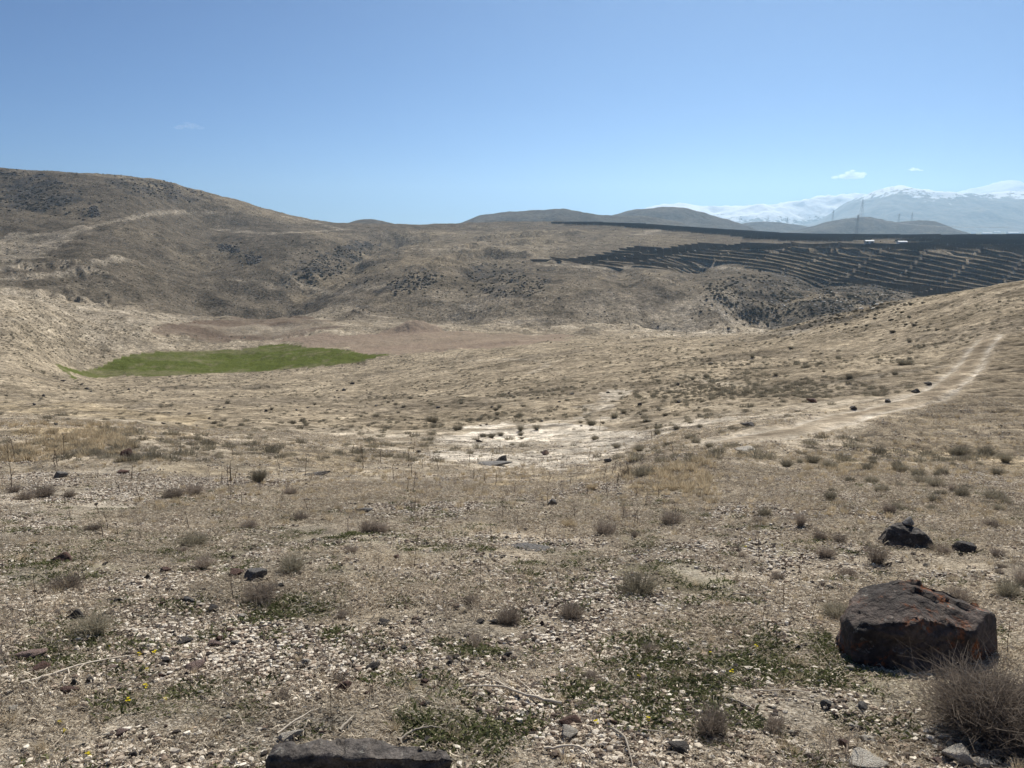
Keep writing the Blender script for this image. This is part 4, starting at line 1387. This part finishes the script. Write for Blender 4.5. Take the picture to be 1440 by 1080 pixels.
def shrub(u, v, w, h, mat, label, kind=None, group=None, name='dry_shrub'):
    p = spot(u, v)
    s_ = px_size(p)
    k = RRND.randrange(len(SHRUB)) if kind is None else kind
    if (k, mat) not in _smesh:
        me = mesh_np('shrub_stems', *SHRUB[k], False); me.materials.append(SM[mat]); _smesh[(k, mat)] = me
    o = link(name, _smesh[(k, mat)])
    hk = SHRUB[k][0][:, 2].max()
    o.scale = (w * s_ * RRND.uniform(0.75, 1.1), w * s_ * RRND.uniform(0.6, 1.1), h * s_ / hk * 1.05)
    y = p[1] + w * s_ * 0.3
    o.location = (p[0] * y / p[1], y, gz(p[0] * y / p[1], y) - 0.01)
    o.rotation_euler = (0, 0, RRND.uniform(0, 6.28))
    return tag(o, label, 'shrub', group)


# the dense cushion at the bottom right gets its own stems
p = spot(1388, 1066)
s_ = px_size(p)
v, f = tuft(77, 1500, 0.5, 0.92, 0.0075, 6, 0.85, 0.10, 6, 0.35)
me = mesh_np('cushion_stems', v, f, False)
o = link('dry_shrub', me, M_TWIG)
o.scale = (122 * s_, 122 * s_, 116 * s_ / v[:, 2].max())
o.location = (p[0] * (p[1] + 0.2) / p[1], p[1] + 0.2, gz(p[0] * (p[1] + 0.2) / p[1], p[1] + 0.2) - 0.02)
tag(o, 'dense grey twiggy cushion shrub in front of the largest boulder', 'shrub')

for a in (
        (135, 903, 66, 40, 'green', 'spiky grey-green tussock above the fallen branch', 2), (412, 808, 54, 32, 'green', 'bristly broad tussock right beside the pale-topped stone', 1),
        (368, 852, 56, 34, 'brown', 'round grey tussock below the pale-topped stone', 2), (285, 802, 32, 28, 'brown', 'small forked brown tussock near the dark red stone', 2),
        (272, 770, 44, 22, 'green', 'low dark tussock uphill of the forked brown one', 3), (364, 680, 34, 26, 'green', 'compact grey bush on the pale bank with stones at its foot', 0),
        (897, 838, 60, 32, 'green', 'wide low grey shrub in the open gravel right of centre', 1), (802, 872, 46, 26, 'brown', 'low twiggy shrub downhill of the wide grey one', 1),
        (850, 754, 42, 28, 'brown', 'purplish feathery shrub on the rim above the gully', 0), (943, 740, 42, 24, 'brown', 'feathery brown shrub right of the purplish one', 1),
        (891, 758, 16, 18, 'brown', 'tiny round brown bush standing alone beside the purplish shrub', 2), (1232, 797, 36, 38, 'brown', 'upright dark shrub in front of the boulder with the perched stone', 2),
        (1075, 727, 28, 16, 'green', 'low grey bush at the end of the shrub belt', 1), (1168, 705, 20, 20, 'green', 'dark round bush in the middle of the shrub belt', 2),
        (1125, 742, 20, 28, 'brown', 'thin upright shrub below the shrub belt', 2), (1250, 724, 18, 20, 'brown', 'small round shrub directly above the boulder with the perched stone', 0),
        (1160, 786, 28, 22, 'brown', 'brownish shrub on open grass left of the upright dark one', 0), (1000, 1042, 66, 54, 'brown', 'low purplish shrub among the foreground weeds', 0),
        (1088, 1032, 40, 26, 'brown', 'small twiggy shrub right of the low purplish one', 3), (1416, 842, 42, 32, 'green', 'grey-green shrub at the right border above the largest boulder', 0),
        (1436, 826, 26, 34, 'brown', 'dark shrub cut by the right border of the view', 2), (1346, 852, 36, 26, 'brown', 'brown shrub showing over the shoulder of the largest boulder', 1),
        (1178, 872, 42, 24, 'green', 'faint grey shrub left of the largest boulder', 3), (1400, 704, 40, 16, 'green', 'low grey shrub far up the right border', 3),
        (1338, 692, 15, 16, 'brown', 'small dark upright shrub on the slope below the ploughed field', 2), (1272, 514, 26, 9, 'green', 'dark oval bush on the far grass slope below the ridge', 3),
        (95, 830, 40, 22, 'brown', 'thin brown shrub on the gravel far left of the tussocks', 3), (715, 880, 40, 30, 'brown', 'faint brown shrub between the dark lumps and the twiggy shrub', 3),
        (905, 672, 40, 20, 'green', 'dark shrubby tuft on the shaded side of the knoll', 1), (880, 668, 16, 14, 'brown', 'small dark tuft on the nose of the knoll', 2),
        (832, 690, 22, 16, 'straw', 'golden grass tussock below the nose of the knoll', 2), (800, 742, 28, 18, 'straw', 'golden grass tussock beside the long grey ledge', 2),
        (945, 690, 12, 12, 'straw', 'small golden tussock on the flank of the knoll', 2)):
    u, v_, w, h_, m_, lab, kd = a
    shrub(u, v_, w, h_, m_, lab, kd)
for n, box, wr, mat, lab, grp in (
        (40, (1070, 1430, 640, 722), (10, 28), 'green', 'low grey shrub in the belt below the ploughed field', 'shrubs in the belt below the ploughed field'),
        (18, (1000, 1430, 722, 830), (12, 28), 'brown', 'thin brownish shrub scattered on the grass around the two boulders', 'brown shrubs around the boulders'),
        (34, (600, 1000, 588, 640), (7, 20), 'green', 'low bush growing on the white eroded ground', 'bushes on the white eroded ground'),
        (40, (300, 1000, 560, 600), (6, 12), 'green', 'low bush on the slope beyond the white eroded ground', 'bushes beyond the white eroded ground'),
        (14, (20, 560, 690, 790), (20, 34), 'brown', 'wispy brown shrub on the gravel below the pale bank', 'wispy shrubs below the pale bank'),
        (18, (960, 1300, 480, 540), (7, 14), 'green', 'dark low bush on the grass slope above the dirt track', 'bushes above the dirt track'),
        (12, (300, 1000, 840, 1000), (20, 36), 'brown', 'wispy brown shrub in the foreground gravel', 'wispy shrubs in the foreground gravel')):
    for _ in range(n):
        w = RRND.uniform(*wr)
        shrub(RRND.uniform(box[0], box[1]), RRND.uniform(box[2], box[3]), w, w * RRND.uniform(0.45, 0.75), mat, lab, None, grp)


# ------------------------------------------------------------------ dead stalks, fallen twigs, flowers
def stalk_mesh(seed, n=7):
    r = np.random.default_rng(seed)
    t = np.linspace(0, 1, n)
    P = np.stack([np.cumsum(r.normal(size=n)) * 0.012, np.cumsum(r.normal(size=n)) * 0.012, t], 1)
    parts = [tube(P, 0.0075 * (1.1 - 0.6 * t), 5)]
    for _ in range(r.integers(3, 9)):
        k = r.uniform(0.25, 0.97)
        b = np.array([np.interp(k, t, P[:, i]) for i in range(3)])
        a = r.uniform(0, 6.28); L = r.uniform(0.06, 0.2)
        d = np.array([math.cos(a) * 0.6, math.sin(a) * 0.6, 0.8]) * L
        parts.append(tube([b, b + d * 0.5 + r.normal(size=3) * 0.01, b + d], [0.004, 0.0035, 0.002], 4))
    for k in np.linspace(0.75, 1.0, 7):
        b = np.array([np.interp(k, t, P[:, i]) for i in range(3)])
        v, f = ico(1)
        parts.append((v * 0.012 * r.uniform(0.7, 1.4) + b, f)) if False else None
    return mesh_np('stalk_stem', *join(parts), False)


STALKS = [stalk_mesh(600 + k) for k in range(6)]
for m in STALKS:
    m.materials.append(M_STALK)


def stalk(u, v, h, label, group=None):
    p = spot(u, v)
    o = link('dead_stalk', STALKS[RRND.randrange(6)])
    s_ = h * px_size(p)
    th = max(0.55 * s_, min(1.0, 0.00042 * math.hypot(p[0], p[1]) / 0.0075))
    o.scale = (th, th, s_)
    o.location = (p[0], p[1], gz(p[0], p[1]) - 0.01)
    o.rotation_euler = (RRND.uniform(-.08, .08), RRND.uniform(-.1, .1), RRND.uniform(0, 6.28))
    tag(o, label, 'stalk', group)


for a in ((18, 692, 62, 'tall dark dead stalk standing at the left border'), (90, 638, 26, 'short dead stalk at the edge of the straw meadow'), (322, 690, 38, 'thin straight stalk beside the compact grey bush'),
          (466, 1010, 96, 'tallest thin dead stem in the middle of the foreground'), (552, 968, 66, 'thin dead stem right of the tallest foreground one'), (646, 810, 36, 'branched dead stalk on the middle gravel'),
          (676, 830, 44, 'dark forked stalk just right of a branched one'), (582, 800, 54, 'thin tall stem by the brown stone'), (622, 965, 60, 'thin stem near the crossed fallen twigs'),
          (770, 712, 28, 'dead stalk at the rim of the gully near the grey stone'), (882, 668, 24, 'pair-like dead stalk rising from the golden bank'), (872, 672, 20, 'short stalk beside the pair-like one'),
          (660, 650, 24, 'dead stalk in front of the white eroded ground'), (1068, 786, 32, 'bushy dead stalk on the pale grass left of the boulders'), (913, 908, 38, 'branched dead weed on the gravel right of centre'),
          (1095, 905, 34, 'spreading dead weed on the pale patch'), (888, 985, 44, 'dead weed in the row of foreground weeds, middle one'), (852, 985, 44, 'dead weed in the row of foreground weeds, first one'), (910, 992, 40, 'dead weed in the row of foreground weeds, last one'),
          (1255, 945, 34, 'pale dead weed against the face of the largest boulder'), (1272, 948, 30, 'second pale weed against the face of the largest boulder'), (1418, 920, 44, 'stem leaning at the right end of the largest boulder')):
    stalk(*a)
for n, box, hr, lab, grp in ((60, (20, 960, 640, 760), (14, 32), 'thin dead stalk among the straw of the gravel slope', 'thin stalks on the gravel slope'),
                             (40, (40, 1150, 760, 1000), (18, 44), 'thin dead stem among the foreground gravel', 'thin stems in the foreground gravel'),
                             (24, (560, 960, 600, 700), (10, 22), 'thin dead stalk around the white eroded ground', 'stalks around the white ground')):
    for _ in range(n):
        stalk(RRND.uniform(box[0], box[1]), RRND.uniform(box[2], box[3]), RRND.uniform(*hr), lab, grp)


def fallen(pts, r0, label, sides=(), seed=0):
    """a branch lying on the ground, given by where it lies in the photo"""
    rr_ = np.random.default_rng(seed)
    q = smooth_px(pts, 6)
    P = hit(q[:, 0], q[:, 1])
    n = len(P)
    lift = r0 * 1.2 + 0.012 + 0.012 * np.sin(np.linspace(0, math.pi, n)) + rr_.normal(size=n) * 0.002
    P[:, 2] = ground_z(P[:, 0], P[:, 1]) + lift
    r0 = r0 * 1.15
    parts = [tube(P, np.linspace(r0, r0 * 0.35, n), 6)]
    for (a, b, c_) in sides:
        i = int(a * (n - 1))
        e = spot(b, c_)
        e = np.array([e[0], e[1], gz(e[0], e[1]) + 0.02])
        t = np.linspace(0, 1, 6)[:, None]
        S = P[i] * (1 - t) + e * t + rr_.normal(size=(6, 3)) * 0.006
        S[0] = P[i]
        parts.append(tube(S, np.linspace(r0 * 0.55, r0 * 0.2, 6), 5))
    o = link('fallen_branch', mesh_np('branch', *join(parts), True), M_BRANCH)
    tag(o, label, 'branch')


fallen([(30, 966), (75, 955), (120, 940), (190, 925)], 0.008, 'forked bleached branch lying across the weedy gravel', ((0.55, 90, 970), (0.7, 105, 955), (0.3, 60, 952)), 1)
fallen([(790, 994), (740, 985), (700, 972), (652, 970)], 0.008, 'thick-ended bleached branch lying uphill of the cream stone', ((0.4, 690, 955), (0.6, 672, 948), (0.25, 722, 950)), 2)
fallen([(560, 1046), (590, 1032), (622, 1028)], 0.006, 'short bleached twig behind the slab of rock', ((0.5, 606, 1022),), 3)
fallen([(478, 1032), (492, 1020), (498, 1012)], 0.007, 'broken twig standing against grit behind the slab', (), 4)
fallen([(390, 1036), (425, 1015), (448, 1000)], 0.005, 'thin twig slanting up from the white stone', ((0.5, 452, 1018),), 5)
fallen([(765, 1058), (800, 1057), (822, 1062), (830, 1072)], 0.006, 'curved grey twig below the cream stone', (), 6)
fallen([(862, 1030), (878, 1044), (884, 1062), (890, 1082)], 0.006, 'bent pale twig running to the bottom edge', ((0.3, 900, 1058),), 7)
fallen([(945, 1062), (962, 1048), (970, 1040)], 0.005, 'crossed twig over the black hollow stone', ((0.3, 972, 1058),), 8)
fallen([(1060, 975), (1120, 978), (1150, 984)], 0.004, 'long thin twig on the weeds below the green patch', (), 9)
fallen([(900, 1030), (935, 1038), (932, 1040)], 0.004, 'short straight twig left of the low purplish shrub', (), 10)
fallen([(1030, 838), (1060, 842), (1105, 848)], 0.005, 'thin stick on the grass uphill of the pale patch', (), 11)
fallen([(1060, 1002), (1030, 990), (1015, 985)], 0.004, 'thin stick leaning above the low purplish shrub', (), 12)

fv, ff = [], []
r = np.random.default_rng(9)
parts = []
for k in range(4):
    c0 = np.array([r.uniform(-.02, .02), r.uniform(-.02, .02), r.uniform(0.02, 0.045)])
    for a in np.linspace(0, 6.28, 6)[:-1]:
        d = np.array([math.cos(a), math.sin(a), 0.35]) * 0.011
        sd = np.array([-math.sin(a), math.cos(a), 0]) * 0.005
        parts.append((np.array([c0, c0 + d * 0.6 - sd, c0 + d, c0 + d * 0.6 + sd]), np.array([[0, 1, 2, 3]])))
FL_HEAD = mesh_np('petals', *join(parts), False); FL_HEAD.materials.append(M_YELLOW)
lv, lf = leaves(55, 18, 0.03, 0.015, 0.035)
FL_LEAF = mesh_np('flower_leaves', lv, lf, False); FL_LEAF.materials.append(M_LEAF)
for (u, v_) in ((155, 912), (218, 921), (198, 923), (208, 945), (207, 968), (234, 985), (178, 990), (86, 1018), (90, 1032), (125, 1064), (30, 1076), (1000, 922), (1027, 948), (838, 1018), (912, 1016), (1062, 914), (900, 955), (1048, 770), (1100, 768), (1055, 762), (1265, 705)):
    p = spot(u, v_)
    e = bpy.data.objects.new('yellow_flower', None); COL.objects.link(e)
    e.location = (p[0], p[1], gz(p[0], p[1])); e.rotation_euler = (0, 0, RRND.uniform(0, 6))
    k = RRND.uniform(0.45, 0.8)
    e.scale = (k, k, k)
    link('flower_head', FL_HEAD, None, e); link('leaf_rosette', FL_LEAF, None, e)
    tag(e, 'tiny yellow flower with a green leaf rosette in the grit', 'flower', 'tiny yellow flowers')

# ------------------------------------------------------------------ solar farm on the plateau
mp = NT_('solar_panel_glass')
pos = mp.obj()
M_PANEL = mp.done(mp.principled((0.046, 0.056, 0.080), 0.35, None, 0.5))
M_STEEL = (lambda n_: n_.done(n_.principled((0.32, 0.33, 0.34), 0.5, None, 0.4)))(NT_('galvanised_steel'))


def box_vf(x0, x1, y0, y1, z0, z1):
    v = np.array([(x, y, z) for z in (z0, z1) for y in (y0, y1) for x in (x0, x1)], float)
    return v, np.array([(0, 2, 3, 1), (4, 5, 7, 6), (0, 1, 5, 4), (2, 6, 7, 3), (0, 4, 6, 2), (1, 3, 7, 5)])


def solar_mesh(L, chord, tilt, name):
    """table of panels along x, its face turned to +y (the sun); a slab with panel joints and a row of posts"""
    parts = []
    c_, s_ = math.cos(tilt), math.sin(tilt)
    n = int(L / 2.5)
    for k in range(n):
        v, f = box_vf(-L / 2 + k * L / n + 0.04, -L / 2 + (k + 1) * L / n - 0.04, -chord / 2, chord / 2, -0.03, 0.03)
        y, z = v[:, 1].copy(), v[:, 2].copy()
        v[:, 1] = y * c_ + z * s_
        v[:, 2] = -y * s_ + z * c_ + 1.7
        parts.append((v, f))
    V, F = join(parts)
    np_panel = len(F)
    posts = []
    for k in range(int(L / 6) + 1):
        x = -L / 2 + 0.5 + k * (L - 1) / int(L / 6)
        for yy in (-chord * 0.28, chord * 0.28):
            posts.append(box_vf(x - 0.07, x + 0.07, yy * c_ - 0.07, yy * c_ + 0.07, -1.5, 1.7 - yy * s_ - 0.05))
    V2, F2 = join(posts)
    V, F = join([(V, F), (V2, F2)])
    me = mesh_np(name, V, F, False)
    me.materials.append(M_PANEL); me.materials.append(M_STEEL)
    mi = np.zeros(len(F), np.int32); mi[np_panel:] = 1
    me.polygons.foreach_set('material_index', mi)
    return me


SEG = 27.0
S_NEAR = solar_mesh(SEG - 1.2, 4.0, R(27), 'solar_table_shape')
S_FAR = solar_mesh(58.0, 4.4, R(27), 'solar_table_long_shape')
A_, B_ = hit(1167, 360)[0], hit(1327, 399)[0]
rdir = (B_ - A_)[:2]; rdir /= np.linalg.norm(rdir)
if rdir[0] < 0: rdir = -rdir
ang = math.atan2(rdir[1], rdir[0])
ang = max(min(ang, R(-20)), R(-42))
rdir = np.array([math.cos(ang), math.sin(ang)])
rper = np.array([-rdir[1], rdir[0]])
sol_p = px_poly([(762, 369), (800, 372), (880, 376), (960, 377), (1010, 372), (1080, 384), (1140, 394), (1200, 402), (1260, 410), (1330, 416), (1445, 412), (1480, 400), (1480, 347.5), (1300, 347), (1130, 346), (1040, 346), (960, 348), (900, 352), (850, 358)])
n_sol = 0
lo = sol_p[:, :2].min(0); hi = sol_p[:, :2].max(0)
cen = (lo + hi) / 2
for i in range(-45, 46):
    for j in range(-26, 27):
        jit = 0.35 * ((i * 7) % 5 - 2)
        c2 = cen + rper * (i * 10.4 + jit * 0.2) + rdir * (j * SEG)
        ends = np.array([c2 - rdir * SEG / 2, c2 + rdir * SEG / 2])
        if not (inpoly(sol_p, ends[:, 0], ends[:, 1]).any() and inpoly(sol_p, c2[0:1], c2[1:2])[0] and c2[1] > 430):
            continue
        if fbm(np.array([c2[0]]), np.array([c2[1]]), 55, 2, 0.5, 60)[0] > 0.95 or (i * 31 + j * 17) % 37 == 0:
            continue
        z0, z1 = ground_z(ends[:, 0], ends[:, 1])
        zm = gz(c2[0], c2[1])
        o = link('solar_table', S_NEAR)
        o.location = (c2[0], c2[1], max((z0 + z1) / 2, zm) - 0.1)
        o.rotation_euler = (0, -math.atan2(z1 - z0, SEG), ang)
        tag(o, 'dark table of solar panels in the slanting rows on the slope above the gully', 'solar panels', 'solar tables on the slope above the gully')
        n_sol += 1
top_p = px_poly([(735, 313.5), (800, 315.5), (880, 320), (960, 326), (1040, 334), (1120, 340), (1250, 345), (1480, 347), (1480, 332), (1250, 333), (1120, 331.5), (1040, 327), (960, 321.5), (880, 316.5), (800, 314.5)])
n_top = 0
for i in range(0, 60):
    for j in range(-8, 16):
        c2 = np.array([j * 60.0 + (i % 4) * 13 - 60, 600.0 + i * 10.0])
        if not inpoly(top_p, np.array([c2[0]]), np.array([c2[1]]))[0]:
            continue
        if abs(c2[0] / c2[1] - 0.155) < 0.012 or (abs(c2[0] / c2[1] - 0.475) < 0.05 and c2[1] < 760):
            continue
        z0, z1 = ground_z(np.array([c2[0] - 29, c2[0] + 29]), np.array([c2[1]] * 2))
        o = link('solar_table', S_FAR)
        o.location = (c2[0], c2[1], max((z0 + z1) / 2, gz(*c2)) - 0.1)
        o.rotation_euler = (0, -math.atan2(z1 - z0, 58), 0)
        tag(o, 'long dark table of solar panels on the flat plateau under the far hills', 'solar panels', 'solar tables on the flat plateau')
        n_top += 1
print('SOLAR', n_sol, n_top, math.degrees(ang))

# ------------------------------------------------------------------ sheds of the solar farm
M_WHITE = (lambda n_: n_.done(n_.principled(n_.mix(n_.noise(n_.obj(), 1.5, 5, 0.6), (0.60, 0.61, 0.62), (0.78, 0.78, 0.77)), 0.6, None, 0.3)))(NT_('white_painted_sheet'))
M_GREYP = (lambda n_: n_.done(n_.principled(n_.mix(n_.noise(n_.obj(), 1.5, 5, 0.6), (0.30, 0.31, 0.32), (0.42, 0.42, 0.42)), 0.6, None, 0.3)))(NT_('grey_painted_sheet'))
M_DARKW = (lambda n_: n_.done(n_.principled((0.03, 0.035, 0.045), 0.2, None, 0.5)))(NT_('dark_window_glass'))
M_ROOF = (lambda n_: n_.done(n_.principled((0.36, 0.40, 0.45), 0.5, None, 0.4)))(NT_('pale_blue_roof_sheet'))


def shed(u, v, L, W, H, wall, label):
    p = spot(u, v)
    e = bpy.data.objects.new('site_shed', None); COL.objects.link(e)
    e.location = (p[0], p[1], gz(p[0], p[1]) - 0.2)
    link('wall', mesh_np('shed_wall', *box_vf(-L / 2, L / 2, -W / 2, W / 2, 0, H), False), wall, e)
    rv = np.array([(-L / 2 - .3, -W / 2 - .4, H), (L / 2 + .3, -W / 2 - .4, H), (L / 2 + .3, 0, H + 0.8), (-L / 2 - .3, 0, H + 0.8), (L / 2 + .3, W / 2 + .4, H), (-L / 2 - .3, W / 2 + .4, H)])
    rv = np.concatenate([rv, rv + np.array([0, 0, 0.12])])
    rf = np.array([(0, 1, 2, 3), (3, 2, 4, 5), (6, 9, 8, 7), (9, 11, 10, 8), (0, 6, 7, 1), (5, 4, 10, 11), (0, 3, 9, 6), (3, 5, 11, 9), (1, 7, 8, 2), (2, 8, 10, 4)])
    link('roof', mesh_np('shed_roof', rv, rf, False), M_ROOF, e)
    link('door', mesh_np('shed_door', *box_vf(-0.5, 0.5, -W / 2 - 0.06, -W / 2 - 0.003, 0.05, 2.1), False), M_GREYP if wall is M_WHITE else M_WHITE, e)
    for x in (-L * 0.3, L * 0.3):
        link('window', mesh_np('shed_window', *box_vf(x - 0.7, x + 0.7, -W / 2 - 0.05, -W / 2 - 0.003, 1.1, 2.1), False), M_DARKW, e)
    tag(e, label, 'shed')


shed(1268, 345, 7, 3.5, 2.9, M_WHITE, 'white site shed with a pale blue roof at the edge of the solar farm')
shed(1222, 343, 7, 3, 2.5, M_GREYP, 'grey site shed left of the bare earth patch by the solar farm')

# ------------------------------------------------------------------ power line
def bar(a, b, w):
    return tube([a, b], [w, w], 4)


def pylon_mesh(H, wb, arms, name):
    parts = []
    lv_ = np.linspace(0, 1, 8)
    half = lambda t: wb / 2 * (1 - t) ** 1.15 + 0.6
    for sx in (-1, 1):
        for sy in (-1, 1):
            pts = [np.array([sx * half(t), sy * half(t), t * H]) for t in lv_]
            parts.append(tube(pts, [0.26] * len(pts), 4))
    for t0, t1 in zip(lv_[:-1], lv_[1:]):
        for s in (-1, 1):
            a, b = half(t0), half(t1)
            parts.append(bar(np.array([-a, s * a, t0 * H]), np.array([b, s * b, t1 * H]), 0.12))
            parts.append(bar(np.array([a, s * a, t0 * H]), np.array([-b, s * b, t1 * H]), 0.12))
            parts.append(bar(np.array([s * a, -a, t0 * H]), np.array([s * b, b, t1 * H]), 0.12))
    body = join(parts)
    arm = []
    for z, w in arms:
        arm.append(join([bar(np.array([-w, 0, z * H]), np.array([w, 0, z * H]), 0.28), bar(np.array([-w, 0, z * H]), np.array([0, 0, z * H + 3.0]), 0.22), bar(np.array([w, 0, z * H]), np.array([0, 0, z * H + 3.0]), 0.22)]))
    me = mesh_np(name, *body, False); me.materials.append(M_STEEL)
    ams = []
    for a in arm:
        m_ = mesh_np(name + '_arm', *a, False); m_.materials.append(M_STEEL); ams.append(m_)
    return me, ams


dgs = bpy.context.evaluated_depsgraph_get()
hills = [o for o in bpy.data.objects if o.name.startswith('hill') and o.get('kind') == 'structure']


def hill_top(u, Ymid, half_w):
    """highest ground along the bearing u near distance Ymid on the far hills"""
    best = None
    for Y in np.linspace(Ymid - half_w, Ymid + half_w, 25):
        x = float(ray(u, 310)[0] / ray(u, 310)[1] * Y)
        for hl in hills:
            ok, loc, nn, ii = hl.ray_cast(Vector((x, Y, 900)), Vector((0, 0, -1)))
            if ok and (best is None or loc.z / Y > best[2] / best[1]):
                best = (loc.x, loc.y, loc.z)
    return best


def pylon(u, Ymid, hpx, wb, arms, label):
    t = hill_top(u, Ymid, 350)
    if t is None:
        x = float(ray(u, 325)[0] / ray(u, 325)[1] * Ymid); t = (x, Ymid, gz(x, Ymid))
    H = hpx * t[1] / FPX
    e = bpy.data.objects.new('pylon', None); COL.objects.link(e)
    e.location = (t[0], t[1], t[2] - 1.0)
    e.rotation_euler = (0, 0, R(25))
    me, ams = pylon_mesh(H, wb, arms, 'pylon_shape')
    link('tower', me, None, e)
    for a in ams:
        link('cross_arm', a, None, e)
    tag(e, label, 'pylon')
    return Vector((t[0], t[1], t[2] + H * 0.86))


bpy.context.view_layer.update()
ARM3 = ((0.72, 7), (0.82, 6), (0.92, 5))
tip = pylon(1211, 2700, 25, 11, ARM3, 'tall lattice power pylon on the rounded far hill')
pylon(1171, 2700, 15, 4, ((0.8, 5), (0.92, 4)), 'slim power pylon on the left shoulder of the rounded far hill')
pylon(1264, 2700, 11, 5, ((0.75, 8), (0.95, 9)), 'broad-armed small pylon on the far saddle, first of two')
pylon(1282, 2700, 12, 5, ((0.75, 8), (0.95, 9)), 'broad-armed small pylon on the far saddle, second of two')
pylon(1107, 3300, 8, 4, ((0.8, 4),), 'tiny far pylon on the low hill right of centre')
pylon(1080, 3300, 6, 4, ((0.8, 4),), 'tiniest far pylon on the low hill')
xb, yb = float(ray(1205, 325)[0] / ray(1205, 325)[1] * 1500), 1500.0
H5 = 26 * 1500 / FPX
e = bpy.data.objects.new('pylon', None); COL.objects.link(e)
zt = EYE + float(ray(1205, 302)[2] / ray(1205, 302)[1]) * 1500
zg = gz(xb, yb)
e.location = (xb, yb, zg - 0.5); e.rotation_euler = (0, 0, R(25))
me, ams = pylon_mesh(zt - zg + 0.5, 5, ((0.85, 4), (0.94, 3.5)), 'slim_pylon_shape')
link('tower', me, None, e)
for a in ams:
    link('cross_arm', a, None, e)
tag(e, 'slim power pylon rising from behind the solar plateau in front of the rounded hill', 'pylon')
near_tip = Vector((xb, yb, zt - 2))
# cables hang from the tall pylon to the slim one and on to a last mast hidden by the panels
for k, (ox, lab) in enumerate(((-5, 'first'), (0, 'second'), (5, 'third'))):
    P = []
    a = tip + Vector((ox, 0, 0)); b = near_tip + Vector((ox * 0.8, 0, 0)); c_ = Vector((xb - 90 + ox, 900, gz(xb - 90, 900) + 9))
    for q0, q1 in ((a, b), (b, c_)):
        for t in np.linspace(0, 1, 14):
            s_ = q0.lerp(q1, t); s_.z -= 4 * 14 * t * (1 - t) * 0.5
            P.append(s_[:])
    o = link('power_cable', mesh_np('cable', *tube(P, [0.07] * len(P), 4), True), M_STEEL)
    tag(o, 'thin power cable sagging from the tall pylon over the solar plateau', 'cable', 'cables of the power line')

# ------------------------------------------------------------------ pale farm buildings far out on the plain
for k, (u, Yk, L, H, lab) in enumerate(((1424, 3900, 52, 13, 'long white hall far out on the hazy plain'), (1402, 5000, 42, 9, 'white roof glinting on the hazy plain below the mountains'), (1433, 4500, 26, 10, 'small white building at the right border of the hazy plain'),
                                        (1369, 4200, 22, 11, 'small white building on the plain at the foot of the rounded far hill'), (1388, 3800, 44, 11, 'low white hall on the plain beyond the solar plateau'))):
    Yk = float(Yk)
    x = float(ray(u, 326)[0] / ray(u, 326)[1] * Yk)
    e = bpy.data.objects.new('hall', None); COL.objects.link(e)
    e.location = (x, Yk, gz(x, Yk) - 1)
    W = L * 0.4
    link('wall', mesh_np('hall_wall', *box_vf(-L / 2, L / 2, -W / 2, W / 2, 0, H * 0.7), False), M_WHITE, e)
    rv = np.array([(-L / 2, -W / 2, H * 0.702), (L / 2, -W / 2, H * 0.702), (L / 2, W / 2, H * 0.702), (-L / 2, W / 2, H * 0.702), (-L / 2, 0, H), (L / 2, 0, H)])
    me = bpy.data.meshes.new('hall_roof'); me.from_pydata([tuple(q) for q in rv], [], [(0, 1, 5, 4), (2, 3, 4, 5), (0, 4, 3), (1, 2, 5), (0, 3, 2, 1)])
    link('roof', me, M_WHITE, e)
    tag(e, lab, 'building')

# ------------------------------------------------------------------ clouds, beyond and above the hazy air
def cloud(u, v, wpx, hpx, label, dens, seed):
    Y = 15000.0
    X, _, Z = place(u, v, Y)
    s_ = Y / FPX
    r = np.random.default_rng(seed)
    v0, f0 = ico(3)
    parts = []
    for k in range(34):
        t = np.clip(r.normal() * 0.42, -1, 1)
        env = (1 - abs(t)) ** 0.8 * (0.75 + 0.25 * math.cos(t * 9 + seed))
        rad_ = hpx * s_ * r.uniform(0.14, 0.30)
        c_ = np.array([t * wpx / 2 * s_, r.normal() * hpx * s_ * 0.3, r.uniform(0, 1) * hpx * s_ * env])
        parts.append((v0 * rad_ * np.array([1.9, 1.3, 0.75]) * (1 + 0.3 * fbm3(v0 + k * 3, 0.6, 4, 0.5, seed)[:, None]) + c_, f0))
    m = bpy.data.materials.new('cloud_vapour'); m.use_nodes = True
    m.node_tree.nodes.clear()
    oo = m.node_tree.nodes.new('ShaderNodeOutputMaterial')
    vv = m.node_tree.nodes.new('ShaderNodeVolumePrincipled')
    vv.inputs['Color'].default_value = (1, 1, 1, 1)
    vv.inputs['Density'].default_value = dens
    vv.inputs['Anisotropy'].default_value = 0.6
    m.node_tree.links.new(vv.outputs[0], oo.inputs['Volume'])
    o = link('cloud', mesh_np('cloud_shape', *join(parts), True), m)
    o.location = (float(X), Y, float(Z))
    tag(o, label, 'cloud')


cloud(1200, 250, 52, 11, 'small white cloud floating above the snowy mountains', 0.02, 1)
cloud(1286, 239.5, 20, 4, 'tiny flat cloud right of the small white one', 0.03, 2)
cloud(268, 180, 34, 10, 'faint wisp of cloud above the left hill', 0.0016, 3)
